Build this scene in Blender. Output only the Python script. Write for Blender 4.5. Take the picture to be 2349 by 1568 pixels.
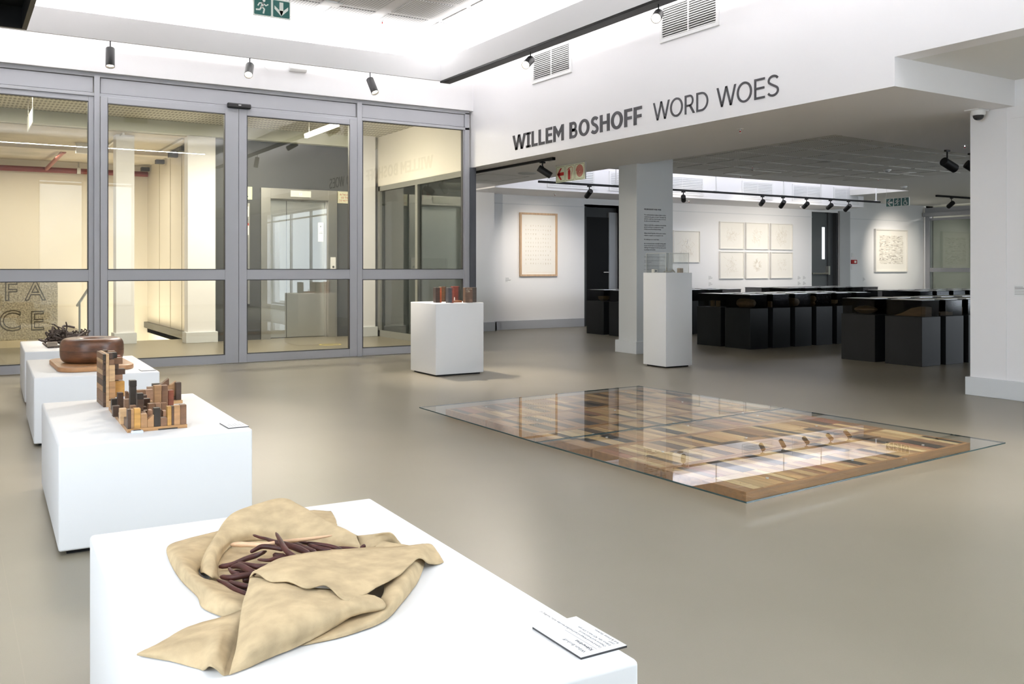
import bpy, bmesh, math, random
from mathutils import Vector, Matrix
random.seed(7)
S = bpy.context.scene
for o in list(bpy.data.objects): bpy.data.objects.remove(o)
COL = S.collection

# ------------------------------------------------------------------ camera
cam = bpy.data.cameras.new('camera')
cam.sensor_fit = 'HORIZONTAL'; cam.sensor_width = 36.0
cam.lens = 2090.0 / 2349 * 36
cam.shift_y = -(784 - 616) / 2349
cam.clip_start = .05; cam.clip_end = 200
co = bpy.data.objects.new('camera', cam); COL.objects.link(co)
TH = math.atan(1295 / 2090)
co.location = (0, 0, 1.1); co.rotation_euler = (math.pi / 2, 0, -TH)
S.camera = co

# ------------------------------------------------------------------ world, light, exposure
W = bpy.data.worlds.new('sky'); S.world = W; W.use_nodes = True
bg = W.node_tree.nodes['Background']; bg.inputs[0].default_value = (.80, .90, 1, 1); bg.inputs[1].default_value = 5.0
S.view_settings.view_transform = 'Standard'; S.view_settings.look = 'None'
S.view_settings.gamma = 1; S.view_settings.use_curve_mapping = False
S.view_settings.exposure = 0.22
S.cycles.max_bounces = 10; S.cycles.diffuse_bounces = 5; S.cycles.glossy_bounces = 5
S.cycles.transparent_max_bounces = 24; S.cycles.sample_clamp_indirect = 6
S.cycles.caustics_reflective = False; S.cycles.caustics_refractive = False

def area(name, loc, direction, sx, sy, power, color=(1, 1, 1), spread=math.pi):
    l = bpy.data.lights.new(name, 'AREA'); l.shape = 'RECTANGLE'; l.size = sx; l.size_y = sy
    l.energy = power; l.color = color; l.spread = spread
    o = bpy.data.objects.new(name, l); COL.objects.link(o); o.location = loc
    o.rotation_euler = Vector(direction).to_track_quat('-Z', 'Y').to_euler(); return o
COVE = 215; DAY = 150; LOBBY = 165; GAL = 55; SPOT = 1.0
# LED strips lying on top of the hanging ceiling frame, shining at the ceiling
area('cove_strip_right', (5.21, 5.2, 3.66), (.3, 0, 1), 9.2, .07, COVE * 1.25, (1, .98, .97))
area('cove_strip_front', (2.3, 9.95, 3.66), (0, .3, 1), 5.4, .07, COVE * .85, (1, .98, .97))
area('cove_strip_left', (-.9, 5.2, 3.66), (-.3, 0, 1), 9.2, .07, COVE * .7, (1, .98, .97))
area('cove_strip_near', (2.1, .47, 3.66), (0, .3, 1), 5.6, .07, COVE * 1.1, (.93, .965, 1))
# daylight through the tall windows of the left wall and the rear wall
area('window_daylight_left', (-3.02, -.6, 2.0), (1, .1, -.25), 6.6, 2.3, DAY, (.84, .92, 1))
# upward lamps added out of sight in the gallery recess to light its lid
area('gallery_cove_near', (12.1, 11.53, 2.86), (0, .15, 1), 8.6, .07, GAL, (.92, .94, 1))
area('gallery_cove_far', (12.1, 12.8, 2.86), (0, -.15, 1), 8.6, .07, GAL * .6, (.92, .94, 1))
# lamp added outside the right wall window to brighten the foreground floor
area('window_daylight_right', (9.8, -1.3, 3.1), (-1, .28, -.34), 4.6, 1.6, 1200, (.78, .89, 1))
# daylight through the gallery's south window
area('gallery_window_daylight', (16.5, 3.25, 1.4), (-.3, 1, 0), 4.0, 1.9, 130, (.86, .92, 1))
# warm lamps of lobby and stair, with added fills among them
area('lobby_light', (2.0, 12.4, 3.19), (0, 0, -1), 3.6, .5, LOBBY * .7, (1, .93, .80))
area('lobby_lift_light', (4.3, 12.3, 3.19), (.3, 0, -1), .5, 2.2, LOBBY * 1.0, (1, .94, .82))  # extra lamp without a fitting, added to brighten the lift wall
area('corridor_light', (22.0, 10.5, 2.6), (0, 0, -1), .6, 5.0, 170, (1, .97, .9))  # added lamp, lifts the dark corridor behind the glazed partition
area('lobby_rear_light', (.9, 16.6, 2.98), (0, 0, -1), 3.0, 1.0, LOBBY * .55, (1, .92, .80))
area('stair_light', (2.7, 16.8, -1.2), (.2, -.3, 1), 1.0, 3.0, LOBBY * .6, (1, .93, .78))

# ------------------------------------------------------------------ materials
MATS = {}
def M(name, col, rough=.5, metal=0., spec=.5, noise=None, bump=None, emit=None, objcol=False, coat=0., coord='Object'):
    if name in MATS: return MATS[name]
    m = bpy.data.materials.new(name); m.use_nodes = True; nt = m.node_tree; b = nt.nodes['Principled BSDF']
    b.inputs['Base Color'].default_value = (*col, 1); b.inputs['Roughness'].default_value = rough
    b.inputs['Metallic'].default_value = metal; b.inputs['Specular IOR Level'].default_value = spec
    b.inputs['Coat Weight'].default_value = coat
    tc = None
    def coords(sc):
        nonlocal tc
        if tc is None: tc = nt.nodes.new('ShaderNodeTexCoord')
        mp = nt.nodes.new('ShaderNodeMapping'); mp.inputs['Scale'].default_value = sc if isinstance(sc, tuple) else (sc,) * 3
        nt.links.new(tc.outputs[coord], mp.inputs[0]); return mp.outputs[0]
    src = None
    if objcol:
        oi = nt.nodes.new('ShaderNodeObjectInfo'); src = oi.outputs['Color']
    if noise:
        sc, amt = noise[0], noise[1]
        n = nt.nodes.new('ShaderNodeTexNoise'); n.inputs['Scale'].default_value = 1; n.inputs['Detail'].default_value = 5
        nt.links.new(coords(sc), n.inputs['Vector'])
        mr = nt.nodes.new('ShaderNodeMapRange'); mr.inputs[1].default_value = .25; mr.inputs[2].default_value = .75
        mr.inputs[3].default_value = 1 - amt; mr.inputs[4].default_value = 1 + amt
        nt.links.new(n.outputs[0], mr.inputs[0])
        mx = nt.nodes.new('ShaderNodeVectorMath'); mx.operation = 'MULTIPLY'
        if src is not None: nt.links.new(src, mx.inputs[0])
        else: mx.inputs[0].default_value = col
        nt.links.new(mr.outputs[0], mx.inputs[1]); src = mx.outputs[0]
    if src is not None: nt.links.new(src, b.inputs['Base Color'])
    if bump:
        n2 = nt.nodes.new('ShaderNodeTexNoise'); n2.inputs['Scale'].default_value = 1; n2.inputs['Detail'].default_value = 4
        nt.links.new(coords(bump[0]), n2.inputs['Vector'])
        bp = nt.nodes.new('ShaderNodeBump'); bp.inputs['Strength'].default_value = bump[1]; bp.inputs['Distance'].default_value = bump[2] if len(bump) > 2 else .002
        nt.links.new(n2.outputs[0], bp.inputs['Height']); nt.links.new(bp.outputs[0], b.inputs['Normal'])
    if emit:
        b.inputs['Emission Color'].default_value = (*emit[0], 1); b.inputs['Emission Strength'].default_value = emit[1]
        m.cycles.emission_sampling = 'NONE'
    MATS[name] = m; return m

def glass_mat(name, tint, rough=0., gain=1.0, power=1., back=True):
    m = bpy.data.materials.new(name); m.use_nodes = True; nt = m.node_tree; nt.nodes.remove(nt.nodes['Principled BSDF'])
    out = nt.nodes['Material Output']
    ge = nt.nodes.new('ShaderNodeNewGeometry'); mr = nt.nodes.new('ShaderNodeMapRange')
    mr.inputs[3].default_value = 1.52; mr.inputs[4].default_value = 1 / 1.52
    nt.links.new(ge.outputs['Backfacing'], mr.inputs[0])
    fr = nt.nodes.new('ShaderNodeFresnel'); nt.links.new(mr.outputs[0], fr.inputs[0])
    mu = nt.nodes.new('ShaderNodeMath'); mu.operation = 'MULTIPLY'; mu.use_clamp = True; mu.inputs[1].default_value = gain
    pw = nt.nodes.new('ShaderNodeMath'); pw.operation = 'POWER'; pw.inputs[1].default_value = power
    nt.links.new(fr.outputs[0], pw.inputs[0]); nt.links.new(pw.outputs[0], mu.inputs[0])
    if not back:
        iv = nt.nodes.new('ShaderNodeMapRange'); iv.inputs[3].default_value = gain; iv.inputs[4].default_value = 0
        nt.links.new(ge.outputs['Backfacing'], iv.inputs[0]); nt.links.new(iv.outputs[0], mu.inputs[1])
    t = nt.nodes.new('ShaderNodeBsdfTransparent'); t.inputs[0].default_value = (*tint, 1)
    g = nt.nodes.new('ShaderNodeBsdfGlossy'); g.inputs[1].default_value = rough
    mx = nt.nodes.new('ShaderNodeMixShader'); nt.links.new(mu.outputs[0], mx.inputs[0])
    nt.links.new(t.outputs[0], mx.inputs[1]); nt.links.new(g.outputs[0], mx.inputs[2]); nt.links.new(mx.outputs[0], out.inputs[0])
    MATS[name] = m; return m

def perforated_mat(name, base, hole, pitch, rad, stretch=(1, 1)):
    m = M(name, base, .7); nt = m.node_tree; b = nt.nodes['Principled BSDF']
    ge = nt.nodes.new('ShaderNodeNewGeometry'); sp = nt.nodes.new('ShaderNodeSeparateXYZ'); nt.links.new(ge.outputs['Position'], sp.inputs[0])
    outs = []
    for ax in (0, 1):
        d = nt.nodes.new('ShaderNodeMath'); d.operation = 'DIVIDE'; d.inputs[1].default_value = pitch * stretch[ax]; nt.links.new(sp.outputs[ax], d.inputs[0])
        f = nt.nodes.new('ShaderNodeMath'); f.operation = 'FRACT'; nt.links.new(d.outputs[0], f.inputs[0])
        s = nt.nodes.new('ShaderNodeMath'); s.operation = 'SUBTRACT'; s.inputs[1].default_value = .5; nt.links.new(f.outputs[0], s.inputs[0])
        p = nt.nodes.new('ShaderNodeMath'); p.operation = 'MULTIPLY'; nt.links.new(s.outputs[0], p.inputs[0]); nt.links.new(s.outputs[0], p.inputs[1])
        outs.append(p.outputs[0])
    a = nt.nodes.new('ShaderNodeMath'); nt.links.new(outs[0], a.inputs[0]); nt.links.new(outs[1], a.inputs[1])
    l = nt.nodes.new('ShaderNodeMath'); l.operation = 'LESS_THAN'; l.inputs[1].default_value = rad * rad; nt.links.new(a.outputs[0], l.inputs[0])
    mx = nt.nodes.new('ShaderNodeMixRGB'); mx.inputs[1].default_value = (*base, 1); mx.inputs[2].default_value = (*hole, 1)
    nt.links.new(l.outputs[0], mx.inputs[0]); nt.links.new(mx.outputs[0], b.inputs['Base Color']); return m

WHITE = M('white_plaster', (.84, .832, .845), .6, noise=(.6, .015))
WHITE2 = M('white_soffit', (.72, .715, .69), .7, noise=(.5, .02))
GALW = M('gallery_wall_paint', (.80, .805, .82), .6)
PLINTH = M('plinth_white_paint', (.775, .78, .785), .45, bump=(260, .12, .0006))
SKIRT = M('skirting_grey', (.42, .44, .48), .5)
SKIRTW = M('skirting_white', (.66, .68, .70), .5)
ALU = M('grey_aluminium', (.37, .375, .40), .42, .1)
ALUD = M('dark_gasket', (.03, .03, .03), .5)
BLACK = M('black_metal', (.008, .008, .009), .5, spec=.25)
BLACKM = M('matt_black_steel', (.010, .0105, .011), .45, .0, .22, noise=(3, .25))
CHAR = M('charcoal_vinyl', (.030, .029, .033), .6, spec=.25)
CREAM = M('lobby_cream_wall', (.79, .745, .655), .6)
DGREY = M('dark_grey_paint', (.060, .064, .066), .45)
DOORG = M('door_dark_grey', (.05, .055, .06), .4)
CONC = M('raw_concrete', (.60, .54, .42), .85, noise=(1.3, .25), bump=(8, .3, .01))
CONCW = M('pale_concrete', (.74, .76, .77), .85, noise=(.8, .12))
STEEL = M('brushed_stainless', (.68, .69, .67), .28, 1., bump=((1.2, 3, 5), .12, .02))
STEELF = M('stainless_frame', (.52, .51, .48), .35, 1.)
REDP = M('red_sprinkler_pipe', (.20, .025, .02), .4)
LENS = M('lamp_lens', (1, .95, .85), .3, emit=((1, .86, .66), 22))
LENSO = M('lamp_lens_off', (.75, .78, .8), .15, spec=.8)
TUBE = M('led_tube', (1, 1, 1), .3, emit=((1, .95, .82), 9))
WPLAST = M('white_plastic', (.78, .78, .78), .35)
CHROME = M('chrome', (.7, .7, .7), .15, 1.)
GREEN = M('exit_green', (.006, .10, .085), .4)
PHOTOL = M('photoluminescent_cream', (.74, .78, .58), .45)
SIGNW = M('sign_white', (.80, .82, .76), .45)
SIGNRED = M('sign_red', (.42, .012, .012), .4)
PAPER = M('drawing_paper', (.84, .82, .765), .8)
PAPERW = M('caption_card', (.80, .81, .82), .6)
INK = M('grey_ink', (.24, .24, .25), .8)
INKD = M('black_print', (.05, .05, .055), .7)
PENCIL = M('faint_pencil', (.60, .54, .43), .8)
FRAMEW = M('white_frame', (.74, .73, .70), .5)
FRAMEO = M('pale_wood_frame', (.55, .38, .24), .5, noise=((30, 30, 3), .2))
SUEDE = M('beige_suede', (.445, .345, .21), .95, spec=.1, noise=(22, .22), bump=(900, .5, .0008))
STICK = M('dark_red_stick', (.046, .012, .009), .5, noise=((40, 40, 40), .45), spec=.3)
STICKP = M('pale_peeled_stick', (.62, .40, .24), .45, noise=(20, .15))
WOODV = M('mixed_timber', (.3, .2, .1), .42, objcol=True, noise=((14, 60, 60), .28))
WOODS = M('timber_slat', (.3, .2, .1), .45, objcol=True, noise=((60, 4, 60), .30))
FRAMEWOOD = M('oiled_pine', (.36, .19, .075), .38, noise=((4, 30, 60), .35))
RINGW = M('dark_walnut_ring', (.105, .042, .018), .34, noise=((9, 9, 26), .75), spec=.5)
BOARDW = M('tan_wood_board', (.36, .185, .08), .4, noise=((4, 16, 16), .25))
RUST = M('rusty_scrap', (.045, .028, .02), .7, noise=(60, .5), bump=(150, .5, .002))
ACRYL = glass_mat('acrylic_case', (.97, .975, .97), 0., 1.0)
ACRYE = M('acrylic_edge', (.80, .80, .76), .2)
PANE = glass_mat('tinted_glazing', (.92, .915, .87), 0., 1.35)
PANED = glass_mat('grey_glazing', (.50, .53, .51), 0., 1.6)
TOPGL = glass_mat('clear_cover_glass', (.985, .99, .985), 0., 1.15, 1.0, False)
GEDGE = M('glass_edge_green', (.03, .055, .055), .15)
DARKCASE = glass_mat('smoked_case', (.58, .58, .59), .1, .35)
GRAN = M('granite', (.40, .35, .25), .8, noise=(45, .55), bump=(45, .9, .012))
GROOVE = M('granite_groove', (.10, .085, .06), .9)
FORM = M('turned_wood', (.50, .31, .13), .5, noise=((6, 6, 25), .3))
PERF = perforated_mat('perforated_ceiling', (.80, .80, .805), (.30, .30, .31), .033, .27)
PERFG = perforated_mat('perforated_gallery_ceiling', (.74, .73, .69), (.40, .39, .36), .033, .30)
SLOT = perforated_mat('slotted_lobby_ceiling', (.74, .72, .60), (.36, .34, .27), .05, .33, (1, 4))
LEAF = M('courtyard_foliage', (.10, .16, .06), .8, noise=(4, .5))

# floor: beige vinyl sheet, soft mottling, thin welded seams
FLOOR = M('beige_vinyl_floor', (.40, .355, .265), .33, spec=.5)
def _floor():
    nt = FLOOR.node_tree; b = nt.nodes['Principled BSDF']
    ge = nt.nodes.new('ShaderNodeNewGeometry'); sp = nt.nodes.new('ShaderNodeSeparateXYZ'); nt.links.new(ge.outputs['Position'], sp.inputs[0])
    n = nt.nodes.new('ShaderNodeTexNoise'); n.inputs['Scale'].default_value = 1.1; n.inputs['Detail'].default_value = 3; nt.links.new(ge.outputs['Position'], n.inputs['Vector'])
    n2 = nt.nodes.new('ShaderNodeTexNoise'); n2.inputs['Scale'].default_value = 260; n2.inputs['Detail'].default_value = 2; nt.links.new(ge.outputs['Position'], n2.inputs['Vector'])
    ad = nt.nodes.new('ShaderNodeMath'); ad.operation = 'MULTIPLY_ADD'; ad.inputs[1].default_value = .45; nt.links.new(n2.outputs[0], ad.inputs[0]); nt.links.new(n.outputs[0], ad.inputs[2])
    cr = nt.nodes.new('ShaderNodeValToRGB'); cr.color_ramp.elements[0].position = .45; cr.color_ramp.elements[1].position = 1.0
    cr.color_ramp.elements[0].color = (.180, .160, .118, 1); cr.color_ramp.elements[1].color = (.215, .191, .143, 1)
    nt.links.new(ad.outputs[0], cr.inputs[0])
    d = nt.nodes.new('ShaderNodeMath'); d.operation = 'MULTIPLY_ADD'; d.inputs[1].default_value = 1 / 1.4; d.inputs[2].default_value = -1.575 / 1.4 + 20; nt.links.new(sp.outputs[0], d.inputs[0])
    f = nt.nodes.new('ShaderNodeMath'); f.operation = 'FRACT'; nt.links.new(d.outputs[0], f.inputs[0])
    l = nt.nodes.new('ShaderNodeMath'); l.operation = 'LESS_THAN'; l.inputs[1].default_value = .0016; nt.links.new(f.outputs[0], l.inputs[0])
    mx = nt.nodes.new('ShaderNodeMixRGB'); mx.inputs[2].default_value = (.22, .19, .14, 1); nt.links.new(l.outputs[0], mx.inputs[0]); nt.links.new(cr.outputs[0], mx.inputs[1])
    nt.links.new(mx.outputs[0], b.inputs['Base Color'])
    bp = nt.nodes.new('ShaderNodeBump'); bp.inputs['Strength'].default_value = .06; bp.inputs['Distance'].default_value = .001
    nt.links.new(n2.outputs[0], bp.inputs['Height']); nt.links.new(bp.outputs[0], b.inputs['Normal'])
_floor()

# ------------------------------------------------------------------ mesh helpers
WL = {}          # world location of objects used as parents
def tag(o, label=None, cat=None, group=None, kind=None):
    if label: o['label'] = label
    if cat: o['category'] = cat
    if group: o['group'] = group
    if kind: o['kind'] = kind
    return o
def thing(name, loc, label, cat, group=None, kind=None):
    o = bpy.data.objects.new(name, None); COL.objects.link(o); o.location = loc; o.empty_display_size = .05
    WL[o.name] = Vector(loc); return tag(o, label, cat, group, kind)
def dup(root, loc, label, group=None):
    r = root.copy(); COL.objects.link(r); r.location = loc; WL[r.name] = Vector(loc); r['label'] = label
    if group: r['group'] = group
    for ch in list(root.children):
        c = ch.copy(); COL.objects.link(c); c.parent = r
        for g in list(ch.children):
            d = g.copy(); COL.objects.link(d); d.parent = c
    return r
class MB:
    def __init__(s): s.v = []; s.f = []
    def add(s, vs, fs):
        n = len(s.v); s.v += [tuple(v) for v in vs]; s.f += [tuple(i + n for i in f) for f in fs]; return s
    def box(s, x0, x1, y0, y1, z0, z1):
        return s.hexa([(x0, y0, z0), (x1, y0, z0), (x1, y1, z0), (x0, y1, z0), (x0, y0, z1), (x1, y0, z1), (x1, y1, z1), (x0, y1, z1)])
    def hexa(s, p): return s.add(p, [(0, 3, 2, 1), (4, 5, 6, 7), (0, 1, 5, 4), (1, 2, 6, 5), (2, 3, 7, 6), (3, 0, 4, 7)])
    def prism(s, poly, o, u, v, n, d0, d1):
        o, u, v, n = map(Vector, (o, u, v, n)); k = len(poly)
        vs = [o + u * a + v * b + n * d0 for a, b in poly] + [o + u * a + v * b + n * d1 for a, b in poly]
        fs = [tuple(range(k))[::-1], tuple(range(k, 2 * k))] + [(i, (i + 1) % k, k + (i + 1) % k, k + i) for i in range(k)]
        return s.add(vs, fs)
    def tube(s, pts, rad, n=8, cap=True):
        pts = [Vector(p) for p in pts]; m = len(pts)
        if not isinstance(rad, (list, tuple)): rad = [rad] * m
        if len(rad) != m: rad = [rad[min(len(rad) - 1, int(i * len(rad) / m))] for i in range(m)]
        ref = None; vs = []
        for i, p in enumerate(pts):
            t = (pts[min(i + 1, m - 1)] - pts[max(i - 1, 0)]).normalized()
            if ref is None: ref = t.orthogonal().normalized()
            ref = (ref - t * ref.dot(t)); ref = ref.normalized() if ref.length > 1e-6 else t.orthogonal().normalized()
            b = t.cross(ref)
            vs += [p + (ref * math.cos(a) + b * math.sin(a)) * rad[i] for a in [2 * math.pi * k / n for k in range(n)]]
        fs = [(i * n + k, i * n + (k + 1) % n, (i + 1) * n + (k + 1) % n, (i + 1) * n + k) for i in range(m - 1) for k in range(n)]
        if cap: fs += [tuple(range(n))[::-1], tuple(range((m - 1) * n, m * n))]
        return s.add(vs, fs)
    def lathe(s, prof, o, axis=(0, 0, 1), n=24, close=False):
        o, ax = Vector(o), Vector(axis).normalized(); u = ax.orthogonal().normalized(); w = ax.cross(u); m = len(prof)
        vs = [o + ax * h + (u * math.cos(a) + w * math.sin(a)) * r for r, h in prof for a in [2 * math.pi * k / n for k in range(n)]]
        fs = [(i * n + k, i * n + (k + 1) % n, (i + 1) * n + (k + 1) % n, (i + 1) * n + k) for i in range(m - 1) for k in range(n)]
        if close: fs += [((m - 1) * n + k, (m - 1) * n + (k + 1) % n, (k + 1) % n, k) for k in range(n)]
        else: fs += [tuple(range(n))[::-1], tuple(range((m - 1) * n, m * n))]
        return s.add(vs, fs)
    def stroke(s, pts, w, o, u, v, n, d0, d1, closed=False):
        P = [Vector((a, b)) for a, b in pts]; k = len(P); L = []; R = []
        for i in range(k):
            a = P[(i - 1) % k] if closed else P[max(i - 1, 0)]; b = P[(i + 1) % k] if closed else P[min(i + 1, k - 1)]
            t = (b - a); t = t.normalized() if t.length else Vector((1, 0)); nn = Vector((-t.y, t.x)) * w / 2
            L.append(P[i] + nn); R.append(P[i] - nn)
        for i in range(k if closed else k - 1):
            j = (i + 1) % k; s.prism([L[i], R[i], R[j], L[j]], o, u, v, n, d0, d1)
        return s
    def build(s, name, mat, parent=None, smooth=False, bevel=0., seg=2, color=None, fix=True):
        off = WL.get(parent.name, Vector((0, 0, 0))) if parent else Vector((0, 0, 0))
        me = bpy.data.meshes.new(name); me.from_pydata([Vector(v) - off for v in s.v], [], s.f)
        if bevel or fix:
            bm = bmesh.new(); bm.from_mesh(me)
            if bevel: bmesh.ops.bevel(bm, geom=list(bm.edges), offset=bevel, segments=seg, affect='EDGES', profile=.5, clamp_overlap=True)
            bmesh.ops.recalc_face_normals(bm, faces=bm.faces); bm.to_mesh(me); bm.free()
        if smooth:
            for p in me.polygons: p.use_smooth = True
            if smooth != 'all': me.set_sharp_from_angle(angle=math.radians(40))
        me.materials.append(mat); o = bpy.data.objects.new(name, me); COL.objects.link(o)
        if parent: o.parent = parent
        if parent: WL[o.name] = off
        if color: o.color = (*color, 1)
        return o
def bx(*a): return MB().box(*a)
def struct(name, mb, mat, label=None, cat=None, parent=None, **k):
    o = mb.build(name, mat, parent, **k)
    if parent is None: tag(o, label, cat, kind='structure')
    return o

# text: mesh from the built-in font, laid on a plane (o = left end of the baseline, u = reading direction, v = up)
def text_mesh(body, size, bold=0., align='LEFT', spacing=1., line=1., depth=.0, res=2):
    c = bpy.data.curves.new('text', 'FONT'); c.body = body; c.size = size; c.offset = bold * size; c.align_x = align
    c.space_character = spacing; c.space_line = line; c.resolution_u = res; c.extrude = depth
    o = bpy.data.objects.new('text', c); COL.objects.link(o)
    bpy.context.view_layer.update(); dg = bpy.context.evaluated_depsgraph_get()
    me = bpy.data.meshes.new_from_object(o.evaluated_get(dg)); bpy.data.objects.remove(o); bpy.data.curves.remove(c)
    return me
def write(name, body, size, o, u, v, mat, parent=None, bold=0., align='LEFT', sx=1., width=None, spacing=1., line=1., depth=.0005, res=2, me=None):
    if me is None: me = text_mesh(body, size, bold, align, spacing, line, depth, res)
    o, u, v = map(Vector, (o, u, v)); n = u.cross(v)
    if width:
        xs = [q.co.x for q in me.vertices]; sx = width / (max(xs) - min(xs))
    off = WL.get(parent.name, Vector((0, 0, 0))) if parent else Vector((0, 0, 0))
    for q in me.vertices: q.co = o + u * (q.co.x * sx) + v * q.co.y + n * q.co.z - off
    me.materials.clear(); me.materials.append(mat)
    ob = bpy.data.objects.new(name, me); COL.objects.link(ob)
    if parent: ob.parent = parent
    return ob
# ================================================================== SHELL
fl = MB()
fl.box(-3, 21.2, -7.4, 14.85, -.12, 0); fl.box(-3, 2.02, 14.85, 18.7, -.12, 0); fl.box(3.27, 3.6, 14.85, 18.7, -.12, 0); fl.box(-8, 10, -16, -7.4, -.12, -.02)
fl.box(1.6, 3.6, 14.85, 18.7, -1.62, -1.5)
struct('floor', fl, FLOOR, 'beige vinyl floor running through hall, gallery and lift lobby', 'floor')

# ceiling of the hall with perforated panels
ceil = struct('ceiling', bx(-3, 6.1, -7.4, 10.9, 3.92, 4.0), WHITE, 'white hall ceiling with perforated acoustic panels', 'ceiling')
pm = None
for i in range(-2, 4):
    for j in range(-3, 3):
        x0 = 3.51 + .633 * (i - 1) ; y0 = 9.29 - .655 * (j + 2) + .0
        if x0 + .48 > 5.95 or y0 > 9.9: continue
        bx(x0, x0 + .49, y0, y0 + .57, 3.912, 3.92).build('perforated_panel', PERF, ceil)
for i in range(-4, 4):
    x0 = 3.51 + .633 * (i - 1)
    bx(x0, x0 + .49, 9.95, 10.52, 3.912, 3.92).build('perforated_panel', PERF, ceil)

# front wall above the glazing
struct('wall_front', MB().box(-3, 6.0, 10.67, 10.95, 3.215, 3.95).box(-3, -2.9, 10.67, 10.95, 0, 3.2), WHITE, 'white wall band above the glazed doors', 'wall')
# right wall: fascia carrying the lettering, soffits, dropped beams
wr = MB()
wr.box(6.0, 7.66, 4.27, 10.92, 2.46, 4.0).box(6.15, 7.66, 10.92, 14.05, 2.46, 4.0)                       # beam over the opening
wr.hexa([(7.66, 4.30, 2.46), (21.2, 4.30, 2.46), (21.2, 7.2, 2.46), (7.66, 6.14, 2.46), (7.66, 4.30, 2.9), (21.2, 4.30, 2.9), (21.2, 7.2, 2.9), (7.66, 6.14, 2.9)])
wr.box(6.0, 6.2, -7.4, 4.27, 2.678, 4.0)
struct('wall_right', wr, WHITE, 'white fascia wall carrying the large exhibition lettering', 'wall')
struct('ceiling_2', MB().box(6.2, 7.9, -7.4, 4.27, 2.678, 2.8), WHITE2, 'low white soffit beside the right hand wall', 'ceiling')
struct('wall_right_2', MB().box(7.6, 7.95, .9, 4.66, 0, 2.68).box(7.6, 7.95, -7.4, -3.8, 0, 2.68).box(7.6, 7.95, -3.8, .9, 0, .12).box(7.6, 7.95, -3.8, .9, 2.6, 2.68), WHITE, 'white wall standing at the right edge, beside the black cases', 'wall')
struct('baseboard_right', MB().box(7.57, 7.98, .9, 4.69, 0, .158), SKIRTW, 'pale grey baseboard of the wall at the right edge', 'baseboard', bevel=.004)
struct('trim_2', MB().box(7.592, 7.6, -7.4, 4.30, 2.36, 2.40).box(7.594, 7.6, 4.34, 4.352, .16, 2.46), WHITE, 'shadow line trim on the wall at the right edge', 'trim')

# rear and left walls with tall windows
struct('wall_back', MB().box(-3, 2.17, -7.4, -7.2, 0, 4).box(3.33, 3.5, -7.4, -7.2, 0, 4).box(4.65, 7.95, -7.4, -7.2, 0, 4).box(2.17, 4.65, -7.4, -7.2, 3.6, 4), WHITE, 'white rear wall with tall windows', 'wall')
struct('wall_left', MB().box(-3.1, -3, -7.4, -1.8, 0, 4).box(-3.1, -3, 2.8, 18.7, 0, 4).box(-3.1, -3, -1.8, 2.8, 0, 1.0).box(-3.1, -3, -1.8, 2.8, 3.0, 4), WHITE, 'white left wall with a long window', 'wall')
k = 2
for (x0, x1) in ((2.17, 3.33), (3.5, 4.65)):
    f = MB().box(x0, x0 + .04, -7.36, -7.3, 0, 3.6).box(x1 - .04, x1, -7.36, -7.3, 0, 3.6).box(x0, x1, -7.36, -7.3, 1.0, 1.06).box(x0, x1, -7.36, -7.3, 0, .05).box(x0, x1, -7.36, -7.3, 3.5, 3.56)
    k += 1
    struct('window_%d' % k, f, ALU, 'grey framed tall window in the rear wall', 'window')
fw_ = MB()
for y in (-3.8, -2.25, -.70, .85): fw_.box(7.74, 7.80, y, y + .05, .12, 2.6)
fw_.box(7.74, 7.80, -3.8, .9, .12, .17).box(7.74, 7.80, -3.8, .9, 2.55, 2.6)
struct('window_8', fw_, ALU, 'grey framed window of the right wall, outside the picture', 'window')
_hg = MB(); _r = random.Random(12)
for k in range(60):
    y = _r.uniform(-9, 2.6); h_ = _r.uniform(1.0, 2.3); q_ = _r.uniform(.5, 1.0); _hg.lathe([(.1, -.1), (q_, h_ * .35), (q_ * .9, h_ * .7), (q_ * .3, h_)], (14 + _r.uniform(-1, 1.5), y, 0), (0, 0, 1), 9)
tag(_hg.build('hedge', LEAF, smooth='all'), 'green hedge outside the right hand window', 'hedge', kind='stuff')
struct('wall_courtyard', MB().box(-6, 9, -11.2, -11, -.1, 2.2).box(-6, 9, -10.9, -10.6, -.1, .5), CONCW, 'pale concrete courtyard wall outside the rear windows', 'wall')
struct('wall_courtyard_2', MB().box(-6, 9, -14.2, -14, -.1, 6), CONCW, 'tall concrete wall far behind the rear windows', 'wall')

# ------------------------------------------------------------------ hanging ceiling frame with cove lights
hf = MB()
hf.box(5.1, 5.24, .4, 9.92, 3.385, 3.635); hf.box(-1.0, 5.1, 9.89, 9.92, 3.385, 3.635); hf.box(-1.0, -.85, .4, 9.89, 3.385, 3.635); hf.box(-.85, 5.1, .4, .55, 3.385, 3.635)
tf = thing('hanging_ceiling_frame', (5.1, 9.89, 3.385), 'white rectangular ceiling frame hung on thin wires above the hall', 'ceiling frame')
hf.build('frame_beam', WHITE, tf)
bx(5.102, 5.238, .45, 9.90, 3.362, 3.3849).build('track', BLACK, tf, bevel=.003)
for x in (-.2, 1.46, 2.33, 3.2, 4.15): bx(x - .003, x + .003, 9.90, 9.906, 3.63, 3.93).build('wire', WPLAST, tf)
for y in (9.6, 8.35, 6.9, 5.4): bx(5.16, 5.166, y - .003, y + .003, 3.63, 3.93).build('wire', WPLAST, tf)
bx(5.16, 5.185, 9.32, 9.345, 3.63, 3.92).build('conduit', WPLAST, tf)
MB().tube([(5.07, 9.93, 3.63), (5.08, 9.93, 3.70), (5.12, 9.93, 3.73), (5.16, 9.93, 3.70), (5.17, 9.93, 3.63)], .006, 6).build('cable', WPLAST, tf)

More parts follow.
